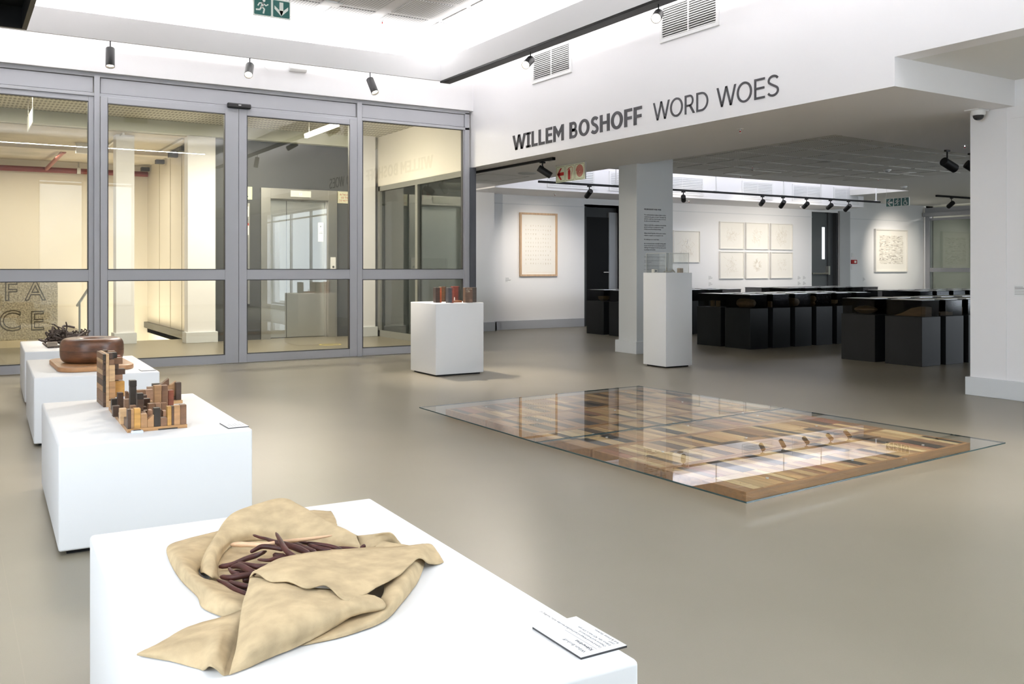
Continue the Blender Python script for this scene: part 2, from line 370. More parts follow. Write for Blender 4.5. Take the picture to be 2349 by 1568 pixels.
# ------------------------------------------------------------------ glazed front: header band, fixed windows, sliding doors
YF = 10.75
hb = MB().box(-3, 5.97, 10.72, 10.82, 3.17, 3.215).box(-3, 5.97, 10.72, 10.80, 2.96, 2.995)
for x in (1.343, 4.36): hb.box(x, x + (.057 if x < 2 else .064), 10.71, 10.83, 0, 3.19)
hb.box(5.90, 5.97, 10.72, 10.80, 0, 3.19)
ft = struct('trim_1', hb, ALU, 'grey aluminium frame and header band of the glazed front', 'frame', bevel=.003)
for (x0, x1) in ((-3, 1.335), (1.408, 4.352), (4.432, 5.895)): bx(x0, x1, 10.735, 10.80, 3.0, 3.165).build('header_panel', ALU, ft, bevel=.004)
struct('trim_3', MB().box(5.97, 6.06, 10.70, 10.92, 0, 2.46), M('slate_post', (.055, .06, .07), .45), 'dark slate post between glazing and gallery opening', 'post')
def leaf(name, x0, x1, gl, gr, yb, gz, lab, cat, stile_z=2.96, parent_label=None):
    fr = MB(); y0, y1 = yb, yb + .055
    fr.box(x0, gl, y0, y1, 0.006, stile_z); fr.box(gr, x1, y0, y1, .006, stile_z)
    fr.box(gl, gr, y0, y1, .006, gz[0]); fr.box(gl, gr, y0, y1, gz[1], gz[2]); fr.box(gl, gr, y0, y1, gz[3], stile_z)
    d = struct(name, fr, ALU, lab, cat, bevel=.003)
    gk = MB()
    for (a, b) in ((gz[0], gz[1]), (gz[2], gz[3])):
        for q in ((gl, gl + .008, a, b), (gr - .008, gr, a, b), (gl, gr, a, a + .008), (gl, gr, b - .008, b)): gk.box(q[0], q[1], y0 - .002, y1 - .01, q[2], q[3])
    gk.build('gasket', ALUD, d)
    bx(gl + .004, gr - .004, yb + .024, yb + .032, gz[0] + .004, gz[1] - .004).build('lower_pane', PANE, d)
    bx(gl + .004, gr - .004, yb + .024, yb + .032, gz[2] + .004, gz[3] - .004).build('upper_pane', PANE, d)
    return d
leaf('window_1', -3, 1.343, -2.9, 1.29, 10.735, (.10, .965, 1.09, 2.905), 'fixed glazed panel at the far left of the front', 'window')
leaf('door_1', 1.405, 2.883, 1.475, 2.729, 10.70, (.104, .972, 1.09, 2.893), 'left sliding glass door leaf under the black sensor', 'door')
leaf('door_2', 2.887, 4.355, 2.980, 4.256, 10.70, (.104, .972, 1.09, 2.893), 'right sliding glass door leaf in front of the lift', 'door')
leaf('window_2', 4.424, 5.90, 4.440, 5.880, 10.735, (.10, .965, 1.09, 2.965), 'fixed glazed panel between sliding doors and gallery opening', 'window')
struct('trim_4', MB().box(1.2, 5.9, 10.60, 10.63, 0, .004), M('threshold_strip', (.25, .24, .21), .4), 'thin metal threshold strip before the sliding doors', 'trim')
ds = thing('door_sensor', (2.885, 10.70, 2.99), 'black motion sensor bar above the sliding doors', 'sensor')
bx(2.75, 3.02, 10.655, 10.715, 2.965, 3.02).build('housing', BLACK, ds, bevel=.012)
bx(2.87, 2.90, 10.651, 10.656, 2.992, 3.002).build('indicator', WPLAST, ds)
ab = thing('wall_box', (3.575, 10.67, 3.46), 'white plastic box on the wall above the sliding doors', 'box')
MB().prism([(0, .0), (.03, .0), (.055, .03), (.055, .28), (0, .28)], (3.47, 10.67, 3.46), (0, -1, 0), (0, 0, 1), (1, 0, 0), 0, .21).build('cover', WPLAST, ab, bevel=.006)
sn = thing('ceiling_cable_sensor', (3.297, 10.64, 3.62), 'small black sensor with dangling wire on the front wall', 'sensor')
bx(3.25, 3.345, 10.62, 10.67, 3.605, 3.635).build('housing', BLACK, sn, bevel=.006)
MB().tube([(3.26, 10.64, 3.61), (3.19, 10.65, 3.58), (3.16, 10.66, 3.52), (3.18, 10.66, 3.47), (3.22, 10.66, 3.44)], .002, 5).build('wire', WPLAST, sn)

# ------------------------------------------------------------------ gallery shell
gw = MB()
DX0, DX1, EX0, EX1 = 10.33, 11.22, 16.74, 17.64
for (x0, x1) in ((6.0, DX0), (DX1, EX0), (EX1, 21.3)): gw.box(x0, x1, 14.05, 14.3, 0, 2.75)
gw.box(DX0, DX1, 14.05, 14.3, 2.29, 2.75); gw.box(EX0, EX1, 14.05, 14.3, 2.40, 2.75)
gw.box(6.0, 8.22, 13.86, 14.05, 0, 2.5)
struct('wall_gallery', gw, GALW, 'white gallery wall hung with framed drawings', 'wall')
struct('baseboard_gallery', MB().box(8.25, DX0 - .02, 14.02, 14.05, 0, .158).box(6.0, 8.25, 13.83, 13.86, 0, .16).box(8.22, 8.25, 13.83, 14.05, 0, .16).box(DX1, EX0, 14.02, 14.05, 0, .158).box(EX1 + .38, 20.9, 14.02, 14.05, 0, .158), SKIRT, 'grey baseboard along the gallery wall', 'baseboard', bevel=.003)
struct('trim_5', MB().box(8.22, DX0, 14.042, 14.05, 2.27, 2.285).box(DX1, EX0, 14.042, 14.05, 2.27, 2.285).box(18.0, 20.9, 14.042, 14.05, 2.27, 2.285), SKIRTW, 'picture rail line high on the gallery wall', 'trim')
gc = MB().box(7.66, 21.3, 6.14, 11.45, 2.68, 2.8).box(16.57, 21.3, 11.45, 14.05, 2.68, 2.8).box(7.9, 21.3, 3.4, 4.3, 2.68, 2.8)
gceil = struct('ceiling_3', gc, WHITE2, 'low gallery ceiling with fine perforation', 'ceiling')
for i in range(10):
    for j in range(7):
        x0 = 7.72 + .655 * i; y0 = 6.22 + .66 * j
        bx(x0, x0 + .55, y0, y0 + .56, 2.674, 2.68).build('perforated_panel', PERFG, gceil)
# light shaft: far bulkhead with air grilles, side and lid
bulk = MB().box(7.66, 17.05, 12.9, 14.05, 2.44, 3.5).box(7.64, 7.70, 11.45, 12.9, 2.47, 3.5).box(16.57, 16.65, 11.45, 12.9, 2.8, 3.5).box(7.66, 16.6, 11.40, 11.45, 2.7, 3.5).box(7.66, 16.65, 11.40, 14.05, 3.5, 3.6)
struct('wall_bulkhead', bulk, WHITE, 'white bulkhead of the light shaft over the gallery', 'wall')
def grille(name, axis, a0, a1, z0, z1, pos, label, nsl, sep, split=True):
    """air grille on a wall plane; axis 'y': wall x=pos facing -x, a = y; axis 'x': wall y=pos facing -y, a = x"""
    def B(mb, a_0, a_1, d0, d1, za, zb):
        return mb.box(pos - d1, pos - d0, a_0, a_1, za, zb) if axis == 'y' else mb.box(a_0, a_1, pos - d1, pos - d0, za, zb)
    t = thing(name, (pos, (a0 + a1) / 2, z0) if axis == 'y' else ((a0 + a1) / 2, pos, z0), label, 'air grille', 'wall air grilles')
    m = .035
    f = MB(); B(f, a0, a1, 0, .016, z0, z0 + m); B(f, a0, a1, 0, .016, z1 - m, z1); B(f, a0, a0 + m, 0, .016, z0 + m, z1 - m); B(f, a1 - m, a1, 0, .016, z0 + m, z1 - m)
    c = (a0 + a1) / 2; B(f, c - .007, c + .007, 0, .014, z0 + m, z1 - m)
    f.build('frame', WPLAST, t)
    back = MB(); B(back, a0 + m, a1 - m, -.0, .002, z0 + m, z1 - m); back.build('back', ALUD if sep else M('grille_shadow', (.35, .36, .38), .6), t)  # dark back sheet, the shade behind the slats put into its colour
    st = (z1 - z0 - 2 * m) / nsl
    if sep:
        for k in range(nsl):
            za = z0 + m + st * (k + .22); s = MB()
            def q(d, z): return (pos - d, z) if axis == 'y' else (pos - d, z)
            B(s, a0 + m, a1 - m, .004, .013, za, za + st * .34); s.build('slat', WPLAST, t)
    else:
        s = MB()
        for k in range(nsl):
            za = z0 + m + st * (k + .15); B(s, a0 + m, a1 - m, .004, .013, za, za + st * .72)
        s.build('slat_bank', WPLAST, t)
    return t
grille('wall_grille', 'y', 8.395, 9.205, 3.32, 3.685, 6.0, 'white air grille left on the fascia, beside the far spotlight', 13, True)
grille('wall_grille', 'y', 6.08, 6.89, 3.325, 3.69, 6.0, 'white air grille right on the fascia, cut by the top of the picture', 13, True)
for (x0, x1, lab) in ((8.7, 9.7, 'faint air grille furthest left in the gallery light shaft'), (10.03, 10.95, 'air grille in the light shaft just left of the text pillar'), (11.2, 12.3, 'air grille in the light shaft just right of the text pillar'), (13.33, 14.2, 'air grille in the light shaft behind the two left spotlights'), (14.77, 15.67, 'air grille in the light shaft behind the middle spotlights'), (16.05, 16.87, 'air grille at the right end of the light shaft')):
    grille('wall_grille', 'x', x0, x1, 2.49, 2.84, 12.9, lab, 9, False)
# text pillar
pil = struct('column_1', MB().box(7.57, 8.19, 9.16, 9.53, 0, 2.68), M('pillar_paint', (.62, .635, .64), .6), 'grey white pillar printed with the exhibition text', 'column', bevel=.004)
MB().box(7.535, 8.225, 9.125, 9.565, 0, .16).build('baseboard', SKIRTW, pil, bevel=.004)
TXT = ["The small aluminium sculpture Kykur (Cube),\ncould sit in the palm of a hand. Opening it up\nunlocks a small city. Like the spine of a book,\nits sides are bound with canvas.",
 "Citybook unfolds like a combination lock and folds\nup into book form. It conceals and it reveals,\nlocking up and all unlocking knowledge.",
 "Willem Boshoff describes all his works, whether\nsculpture or graphic, as conceptual books.", "He challenges us to \u2018read\u2019 them.",
 "As a conceptual artist essentially working with\nwords, Boshoff adds unconventional tactics to\nchallenge the languages we live by, their power\nto privilege and exclude."]
TX0, TXW = 7.695, .375
write('printed_text', "WILLEM BOSHOFF: WORD WOES", .026, (TX0, 9.1595, 1.865), (1, 0, 0), (0, 0, 1), INKD, pil, bold=.03, width=.29, depth=.0003)
z = 1.795; lh = .0267
for body in TXT:
    n = body.count('\n') + 1; ls = max(len(l) for l in body.split('\n'))
    write('printed_text', body, .021, (TX0, 9.1595, z), (1, 0, 0), (0, 0, 1), INKD, pil, bold=.014, width=TXW * min(1, ls / 47), depth=.0003, res=1, line=lh / .021)
    z -= lh * (n + 1)
z -= .04
for body in ("Willem Boshoff: Word Woes is curated by Helene Smuts", "Support for this exhibition has been provided by the Rita\nCantina Foundation", "Additional support generously given by the Friends of", "the Heritage of Our Collection"):
    write('printed_text', body, .016, (TX0, 9.1595, z), (1, 0, 0), (0, 0, 1), INK, pil, bold=.002, width=TXW if len(body) > 40 else TXW * .55, depth=.0003, res=1, line=1.25)
    z -= .047 + (.02 if '\n' in body else 0)

# doors of the gallery
d3 = struct('door_3', MB().box(DX0, DX0 + .05, 14.05, 14.25, 0, 2.29).box(DX0 + .05, DX1, 14.2, 14.25, 2.1, 2.29).box(DX1 - .0, DX1 + .05, 14.05, 14.25, 0, 2.29).box(DX0, DX1, 14.05, 14.25, 2.29, 2.33), M('reveal_grey', (.045, .048, .05), .55, spec=.2), 'recessed dark doorway behind the black cases, left of the pillar', 'door')
bx(DX0 + .05, DX1 - .21, 14.18, 14.24, 0, 2.1).build('door_leaf', M('door_black', (.003, .0033, .0035), .6, spec=.15), d3)
bx(DX1 - .21, DX1, 14.16, 14.24, 0, 2.2).build('side_panel', M('panel_grey', (.30, .31, .32), .5), d3)
MB().tube([(DX1 - .36, 14.14, 1.03), (DX1 - .22, 14.14, 1.03)], .01, 8).build('handle', STEELF, d3)
d4 = struct('door_4', MB().box(EX0, EX1, 14.17, 14.22, 0, 2.40).box(EX0 + .60, EX0 + .68, 14.08, 14.17, 0, 2.4).box(EX1 - .03, EX1, 14.06, 14.17, 0, 2.4), DOORG, 'dark grey exit door with push bar at the far end of the gallery', 'door')
bx(EX0 + .01, EX0 + .60, 14.12, 14.17, 0, 2.385).build('door_leaf', M('door_slate', (.085, .095, .10), .4), d4, bevel=.003)
bx(EX0 + .43, EX0 + .52, 14.112, 14.122, 1.32, 2.06).build('vision_panel', M('bright_window', (.8, .85, .9), .2, emit=((.9, .95, 1), .8)), d4)  # emission stands in for light seen through the panel
MB().tube([(EX0 + .06, 14.06, .99), (EX0 + .58, 14.06, .99)], .02, 8).box(EX0 + .56, EX0 + .62, 14.04, 14.12, .96, 1.16).box(EX0 + .05, EX0 + .08, 14.05, 14.12, .97, 1.01).build('push_bar', STEELF, d4)
struct('column_2', bx(EX1, EX1 + .36, 13.99, 14.06, 0, 2.44), M('pilaster_grey', (.42, .43, .44), .5), 'grey pilaster beside the exit door', 'column')
# glazed partition at the right end of the gallery
pt = MB()
pt.box(20.85, 20.95, 5.0, 13.98, 2.50, 2.62); pt.box(20.88, 20.96, 5.0, 13.98, 2.30, 2.36); pt.box(20.86, 20.98, 13.86, 13.98, 0, 2.62); pt.box(20.87, 20.95, 5.0, 13.86, 1.02, 1.12); pt.box(20.87, 20.95, 5.0, 13.86, 0, .1)
pt.box(20.87, 20.97, 10.9, 10.98, 0, 2.5)
wp = struct('window_6', pt, ALU, 'grey glazed partition at the right end of the gallery', 'window')
bx(20.90, 20.908, 5.0, 13.86, 1.12, 2.30).build('upper_pane', PANED, wp); bx(20.90, 20.908, 5.0, 13.86, .1, 1.02).build('lower_pane', PANED, wp)
bx(20.80, 20.95, 5.0, 14.0, 2.40, 2.50).build('rail', ALU, wp)
struct('wall_corridor', MB().box(23.0, 23.1, 3.4, 14.3, 0, 2.8).box(21.0, 23.0, 14.05, 14.3, 0, 2.8).box(21.0, 23.1, 3.4, 14.3, 2.7, 2.8).box(21.2, 23.1, 3.4, 14.3, -.1, 0), M('corridor_paint', (.42, .42, .38), .6), 'dim corridor wall behind the glazed partition', 'wall')
struct('wall_south', MB().box(7.95, 14.4, 3.3, 3.4, 0, 2.75).box(18.6, 21.2, 3.3, 3.4, 0, 2.75).box(14.4, 18.6, 3.3, 3.4, 0, .4).box(14.4, 18.6, 3.3, 3.4, 2.4, 2.75).box(16.47, 16.53, 3.3, 3.4, .4, 2.4), GALW, 'near wall of the gallery, behind the right hand wall', 'wall')

# ------------------------------------------------------------------ lift lobby shell behind the glazing
lw = MB()
lw.box(-3, 3.27, 18.6, 18.75, -1.5, 3.3)                 # back
lw.box(3.27, 3.42, 14.0, 18.6, .03, 3.3)                 # side wall by the stair
lw.box(6.0, 6.15, 10.92, 14.05, 2.44, 3.6)
lobby = struct('wall_lobby', lw, CREAM, 'cream lobby walls seen through the glass doors', 'wall')
for y in (14.75, 15.55, 16.45, 17.4): bx(3.262, 3.2699, y, y + .012, .05, 3.05).build('panel_joint', M('joint_line', (.55, .50, .40), .7), lobby)
struct('wall_stair', MB().box(2.0, 2.1, 14.85, 18.6, -1.5, -.12).box(3.27, 3.42, 14.85, 18.6, -1.5, .0).box(2.0, 3.27, 14.75, 14.85, -1.5, -.12), M('stair_white', (.85, .82, .74), .6), 'pale stairwell walls below the lobby floor', 'wall')
struct('ceiling_4', MB().box(-3, 6.0, 10.95, 14.0, 3.25, 3.4), SLOT, 'slotted plaster lobby ceiling behind the glass', 'ceiling')
struct('trim_6', MB().box(-3, 6.0, 13.9, 14.05, 3.07, 3.25), M('bulkhead_green_grey', (.60, .62, .52), .6), 'pale bulkhead between the two lobby ceilings', 'bulkhead')
struct('ceiling_5', MB().box(-3, 3.42, 14.05, 18.6, 3.06, 3.3).box(-3, 3.42, 16.1, 16.35, 2.99, 3.06), CONC, 'raw concrete ceiling at the back of the lobby', 'ceiling')
struct('wall_lift', MB().box(3.42, 4.14, 14.1, 14.3, 0, 3.3).box(5.37, 6.0, 14.1, 14.3, 0, 3.3).box(4.14, 5.37, 14.1, 14.3, 2.365, 3.3).box(4.14, 5.37, 14.28, 14.3, 0, 2.4), DGREY, 'dark grey wall around the lift', 'wall')
struct('baseboard_lift', MB().box(3.42, 4.13, 14.085, 14.1, 0, .16).box(5.38, 6.0, 14.085, 14.1, 0, .16), M('dark_skirting', (.05, .053, .058), .5), 'dark grey baseboard beside the lift', 'baseboard')
for nm, (x0, x1, y0, y1), lab in (('column_3', (2.09, 2.34, 14.33, 14.6), 'white lobby pillar seen behind the left glass door'), ('column_4', (3.02, 3.42, 13.97, 14.2), 'white lobby pillar left of the lift wall'), ('column_5', (5.60, 5.93, 13.80, 14.1), 'white lobby pillar right of the lift')):
    c = struct(nm, MB().box(x0, x1, y0, y1, 0, 3.25), WHITE, lab, 'column')
    MB().box(x0 - .03, x1 + .03, y0 - .03, y1 + .0, 0, .16).build('baseboard', SKIRTW, c, bevel=.004)
gp = MB()
gp.box(5.98, 6.06, 10.92, 13.80, 0, .10).box(5.98, 6.06, 10.92, 13.80, 2.36, 2.44); gp.box(5.98, 6.06, 12.34, 12.42, .1, 2.36); gp.box(5.98, 6.06, 13.74, 13.82, .0, 2.44)
w7 = struct('window_7', gp, M('partition_frame', (.30, .30, .28), .4, .3), 'grey framed glazed partition between lobby and gallery', 'window')
bx(6.016, 6.024, 10.92, 12.34, .1, 2.36).build('pane', PANED, w7); bx(6.016, 6.024, 12.42, 13.74, .1, 2.36).build('pane', PANED, w7)
CLOTH={
'hood':[[(0.496,2.0,0.43),(0.477,1.979,0.445),(0.468,2.015,0.447),(0.475,2.071,0.428)],[(0.516,2.091,0.43),(0.5,2.065,0.455),(0.504,2.124,0.461),(0.491,2.142,0.428)],[(0.548,2.17,0.43),(0.533,2.151,0.457),(0.561,2.251,0.467),(0.528,2.235,0.428)],[(0.59,2.235,0.43),(0.586,2.235,0.459),(0.609,2.333,0.477),(0.591,2.341,0.428)],[(0.636,2.247,0.43),(0.643,2.259,0.461),(0.673,2.37,0.485),(0.67,2.398,0.428)],[(0.689,2.218,0.43),(0.705,2.241,0.461),(0.756,2.383,0.489),(0.761,2.397,0.428)],[(0.732,2.155,0.43),(0.751,2.175,0.459),(0.784,2.325,0.481),(0.804,2.329,0.428)],[(0.782,2.097,0.43),(0.793,2.115,0.453),(0.807,2.188,0.469),(0.839,2.239,0.428)],[(0.812,2.064,0.43),(0.814,2.069,0.447),(0.829,2.131,0.459),(0.859,2.183,0.428)],[(0.84,2.04,0.429),(0.841,2.052,0.439),(0.844,2.078,0.451),(0.874,2.132,0.428)]],
'left_lobe':[[(0.603,2.373,0.431),(0.59,2.321,0.433),(0.579,2.262,0.433)],[(0.556,2.369,0.428),(0.549,2.289,0.437),(0.551,2.201,0.433)],[(0.504,2.352,0.427),(0.496,2.243,0.441),(0.527,2.179,0.431)],[(0.454,2.315,0.427),(0.455,2.178,0.447),(0.496,2.128,0.431)],[(0.435,2.201,0.427),(0.438,2.076,0.455),(0.471,2.076,0.431)],[(0.429,2.052,0.427),(0.433,1.975,0.459),(0.47,2.018,0.433)],[(0.436,1.93,0.427),(0.442,1.882,0.459),(0.483,1.97,0.437)],[(0.43,1.86,0.427),(0.456,1.831,0.455),(0.498,1.921,0.437)],[(0.452,1.791,0.427),(0.471,1.769,0.455),(0.514,1.858,0.437)],[(0.475,1.736,0.428),(0.496,1.754,0.45),(0.529,1.846,0.435)]],
'inner':[[(0.48,2.017,0.428),(0.498,1.844,0.428),(0.527,1.805,0.428)],[(0.527,2.147,0.428),(0.557,1.969,0.428),(0.572,1.842,0.428)],[(0.597,2.27,0.428),(0.637,2.051,0.428),(0.649,1.912,0.428)],[(0.701,2.256,0.428),(0.723,2.069,0.428),(0.71,1.925,0.428)],[(0.793,2.149,0.428),(0.815,2.042,0.428),(0.783,1.961,0.428)],[(0.868,2.086,0.428),(0.878,2.018,0.428),(0.858,1.942,0.428)]],
'front':[[(0.528,1.872,0.47),(0.504,1.804,0.469),(0.478,1.745,0.463),(0.449,1.659,0.459),(0.425,1.588,0.45),(0.404,1.542,0.437),(0.396,1.529,0.427)],[(0.537,1.814,0.48),(0.513,1.751,0.48),(0.49,1.7,0.473),(0.458,1.619,0.469),(0.432,1.556,0.457),(0.419,1.539,0.439),(0.413,1.535,0.427)],[(0.559,1.789,0.48),(0.531,1.709,0.483),(0.506,1.65,0.481),(0.475,1.586,0.475),(0.451,1.544,0.461),(0.439,1.541,0.441),(0.433,1.542,0.428)],[(0.586,1.727,0.48),(0.566,1.678,0.481),(0.543,1.617,0.481),(0.516,1.575,0.473),(0.493,1.559,0.457),(0.478,1.557,0.439),(0.469,1.556,0.428)],[(0.645,1.702,0.47),(0.626,1.652,0.471),(0.607,1.609,0.471),(0.587,1.591,0.461),(0.559,1.582,0.45),(0.527,1.579,0.437),(0.509,1.57,0.428)],[(0.683,1.667,0.467),(0.679,1.633,0.467),(0.671,1.621,0.461),(0.649,1.615,0.453),(0.618,1.606,0.445),(0.577,1.591,0.437),(0.546,1.582,0.431)],[(0.711,1.659,0.461),(0.717,1.631,0.457),(0.713,1.611,0.451),(0.701,1.618,0.445),(0.667,1.636,0.441),(0.622,1.616,0.437),(0.576,1.595,0.433)]],
'under':[[(0.526,1.596,0.428),(0.537,1.584,0.427),(0.546,1.581,0.426)],[(0.622,1.64,0.433),(0.619,1.589,0.435),(0.618,1.58,0.427)],[(0.7,1.659,0.437),(0.686,1.601,0.439),(0.706,1.606,0.427)],[(0.736,1.676,0.451),(0.746,1.638,0.451),(0.775,1.674,0.427)],[(0.779,1.756,0.457),(0.793,1.704,0.459),(0.824,1.729,0.427)],[(0.859,1.863,0.453),(0.854,1.792,0.455),(0.864,1.778,0.427)],[(0.907,1.913,0.447),(0.907,1.869,0.447),(0.929,1.877,0.429)]],
'flap':[[(0.544,1.88,0.477),(0.528,1.856,0.481),(0.522,1.855,0.471)],[(0.561,1.886,0.481),(0.537,1.834,0.491),(0.527,1.829,0.489)],[(0.594,1.911,0.481),(0.552,1.811,0.495),(0.539,1.773,0.485)],[(0.649,1.934,0.477),(0.593,1.798,0.495),(0.569,1.747,0.487)],[(0.719,1.949,0.47),(0.645,1.788,0.487),(0.588,1.698,0.485)],[(0.767,1.951,0.465),(0.674,1.761,0.481),(0.627,1.699,0.483)],[(0.818,1.947,0.461),(0.712,1.747,0.475),(0.646,1.633,0.469)],[(0.864,1.948,0.455),(0.778,1.779,0.47),(0.723,1.679,0.468)],[(0.903,1.94,0.453),(0.84,1.81,0.467),(0.794,1.722,0.469)],[(0.934,1.924,0.455),(0.898,1.851,0.463),(0.878,1.807,0.465)],[(0.973,1.941,0.447),(0.954,1.899,0.443),(0.918,1.837,0.439)],[(0.98,1.928,0.439),(0.972,1.896,0.433),(0.944,1.85,0.429)],[(0.976,1.901,0.433),(0.972,1.879,0.43),(0.967,1.858,0.428)]],
'tail':[[(0.282,1.698,0.427),(0.281,1.693,0.428),(0.281,1.692,0.427)],[(0.323,1.724,0.428),(0.313,1.656,0.439),(0.319,1.645,0.427)],[(0.368,1.76,0.429),(0.35,1.648,0.445),(0.346,1.602,0.427)],[(0.405,1.767,0.433),(0.385,1.64,0.449),(0.363,1.571,0.428)],[(0.436,1.755,0.441),(0.398,1.611,0.455),(0.367,1.535,0.447)],[(0.461,1.752,0.445),(0.417,1.629,0.449),(0.378,1.531,0.439)],[(0.476,1.751,0.449),(0.442,1.657,0.443),(0.389,1.532,0.427)],[(0.488,1.749,0.453),(0.45,1.655,0.439),(0.401,1.534,0.427)]],
'rear_flap':[[(0.848,2.092,0.447),(0.847,2.077,0.437),(0.839,2.047,0.43)],[(0.876,2.074,0.451),(0.871,2.062,0.441),(0.855,2.039,0.431)],[(0.906,2.052,0.457),(0.896,2.059,0.445),(0.864,2.03,0.433)],[(0.921,2.036,0.455),(0.923,2.041,0.443),(0.927,2.05,0.428)],[(0.939,2.029,0.429),(0.935,2.022,0.429),(0.93,2.017,0.428)]],
'rear_sheet':[[(0.867,2.052,0.429),(0.867,2.013,0.431),(0.864,1.985,0.431)],[(0.891,2.059,0.437),(0.894,1.996,0.439),(0.882,1.951,0.437)],[(0.928,2.014,0.435),(0.929,1.967,0.439),(0.913,1.925,0.439)],[(0.959,1.975,0.435),(0.953,1.945,0.435),(0.945,1.92,0.435)]],
'rear_corner':[[(0.769,2.388,0.429),(0.759,2.302,0.429),(0.758,2.233,0.429)],[(0.845,2.448,0.429),(0.816,2.312,0.431),(0.807,2.237,0.429)],[(0.9,2.414,0.427),(0.879,2.324,0.428),(0.855,2.254,0.427)],[(0.901,2.414,0.426),(0.879,2.319,0.427),(0.871,2.278,0.426)]],
}
STICKS=[
 ('pale',[(0.57, 2.184, 0.447),(0.588, 2.161, 0.451),(0.625, 2.111, 0.457),(0.658, 2.098, 0.461),(0.709, 2.082, 0.463),(0.743, 2.071, 0.465),(0.779, 2.071, 0.465)],[0.0045, 0.0062, 0.0052, 0.0045, 0.0042, 0.0038, 0.002],'long pale peeled stick lying across the top of the dark sticks'),
 ('d',[(0.63, 2.207, 0.455),(0.636, 2.173, 0.457),(0.644, 2.145, 0.459),(0.652, 2.103, 0.461),(0.667, 2.069, 0.461),(0.683, 2.033, 0.459),(0.697, 1.995, 0.455)],[0.003, 0.0035, 0.004, 0.0055, 0.007, 0.008, 0.006],'dark forked-looking stick running under the pale peeled stick'),
 ('d',[(0.659, 2.121, 0.477),(0.65, 2.057, 0.475),(0.645, 2.013, 0.471),(0.645, 1.975, 0.469),(0.653, 1.958, 0.467)],[0.0035, 0.0055, 0.0065, 0.006, 0.004],'dark stick standing up steeply across the pale peeled stick'),
 ('d',[(0.593, 2.103, 0.447),(0.604, 2.102, 0.451),(0.621, 2.105, 0.455),(0.641, 2.086, 0.455),(0.661, 2.062, 0.453)],[0.004, 0.005, 0.006, 0.006, 0.006],'dark arched stick just below the pale peeled stick'),
 ('d',[(0.512, 2.061, 0.439),(0.537, 2.048, 0.443),(0.567, 2.058, 0.447),(0.594, 2.065, 0.449),(0.626, 2.09, 0.447)],[0.0055, 0.006, 0.006, 0.0065, 0.004],'long dark red stick pointing out furthest to the left'),
 ('d',[(0.546, 2.031, 0.451),(0.558, 1.999, 0.453),(0.575, 1.971, 0.453),(0.605, 1.968, 0.451)],[0.003, 0.005, 0.007, 0.006],'dark pointed stick below the small ink stamp'),
 ('d',[(0.589, 2.028, 0.451),(0.607, 2.005, 0.453),(0.628, 2.004, 0.455),(0.662, 1.998, 0.455)],[0.003, 0.004, 0.0055, 0.005],'thin dark stick running up towards the steep stick foot'),
 ('d',[(0.641, 2.08, 0.439),(0.648, 2.061, 0.441),(0.658, 2.052, 0.441)],[0.006, 0.006, 0.006],'short dark stick end under the arched stick'),
 ('d',[(0.524, 2.024, 0.445),(0.522, 1.982, 0.447),(0.531, 1.962, 0.447)],[0.0035, 0.005, 0.005],'short bent dark stick near the left opening of the bundle'),
 ('d',[(0.528, 2.021, 0.447),(0.541, 2.0, 0.453),(0.549, 1.968, 0.453),(0.557, 1.938, 0.451)],[0.004, 0.007, 0.007, 0.006],'thick wavy dark stick in the middle of the left group'),
 ('d',[(0.535, 2.017, 0.439),(0.546, 1.983, 0.441),(0.557, 1.949, 0.441)],[0.004, 0.005, 0.005],'thin dark stick below the wavy stick'),
 ('d',[(0.5, 1.999, 0.437),(0.511, 1.963, 0.443),(0.527, 1.95, 0.447),(0.552, 1.942, 0.449)],[0.005, 0.0065, 0.0065, 0.006],'knob-ended dark stick low on the left side'),
 ('d',[(0.489, 1.983, 0.437),(0.496, 1.943, 0.439),(0.5, 1.898, 0.441),(0.516, 1.851, 0.441)],[0.0025, 0.006, 0.006, 0.005],'lowest long dark stick along the pale rim'),
 ('d',[(0.506, 1.957, 0.437),(0.513, 1.923, 0.441),(0.529, 1.887, 0.443)],[0.005, 0.006, 0.006],'bluish dark stick above the lowest long stick'),
 ('d',[(0.534, 1.951, 0.437),(0.553, 1.947, 0.439)],[0.007, 0.007],'dark stick stub beside the leather fold'),
 ('d',[(0.517, 1.924, 0.431),(0.53, 1.888, 0.433)],[0.005, 0.006],'dark stick stub at the bottom of the opening'),
 ('d',[(0.689, 2.132, 0.445),(0.703, 2.098, 0.447),(0.708, 2.052, 0.449),(0.718, 2.012, 0.449)],[0.005, 0.007, 0.008, 0.007],'broad reddish stick right of the steep stick'),
 ('d',[(0.708, 2.108, 0.451),(0.735, 2.075, 0.451),(0.762, 2.045, 0.449),(0.782, 2.011, 0.445)],[0.003, 0.0045, 0.005, 0.005],'long thin dark stick along the right rear rim'),
 ('d',[(0.724, 2.083, 0.447),(0.735, 2.049, 0.447),(0.76, 2.014, 0.445)],[0.006, 0.007, 0.006],'dark blue-brown stick ending under the leather flap'),
 ('d',[(0.612, 2.009, 0.441),(0.633, 2.031, 0.441),(0.635, 2.014, 0.441)],[0.006, 0.007, 0.006],'dark stick end beside the flap edge'),
 ('d',[(0.78, 2.048, 0.441),(0.804, 2.038, 0.439),(0.832, 2.02, 0.437)],[0.004, 0.004, 0.003],'thin dark stick reaching to the right end'),
 ('d',[(0.83, 2.02, 0.439),(0.837, 2.019, 0.443),(0.842, 2.019, 0.445)],[0.004, 0.005, 0.004],'small round stick end at the far right of the bundle'),
 ('pale',[(0.492, 1.993, 0.431),(0.497, 1.958, 0.431),(0.502, 1.917, 0.431),(0.518, 1.859, 0.431)],[0.002, 0.003, 0.004, 0.004],'pale peeled stick along the lower rim of the opening'),
]
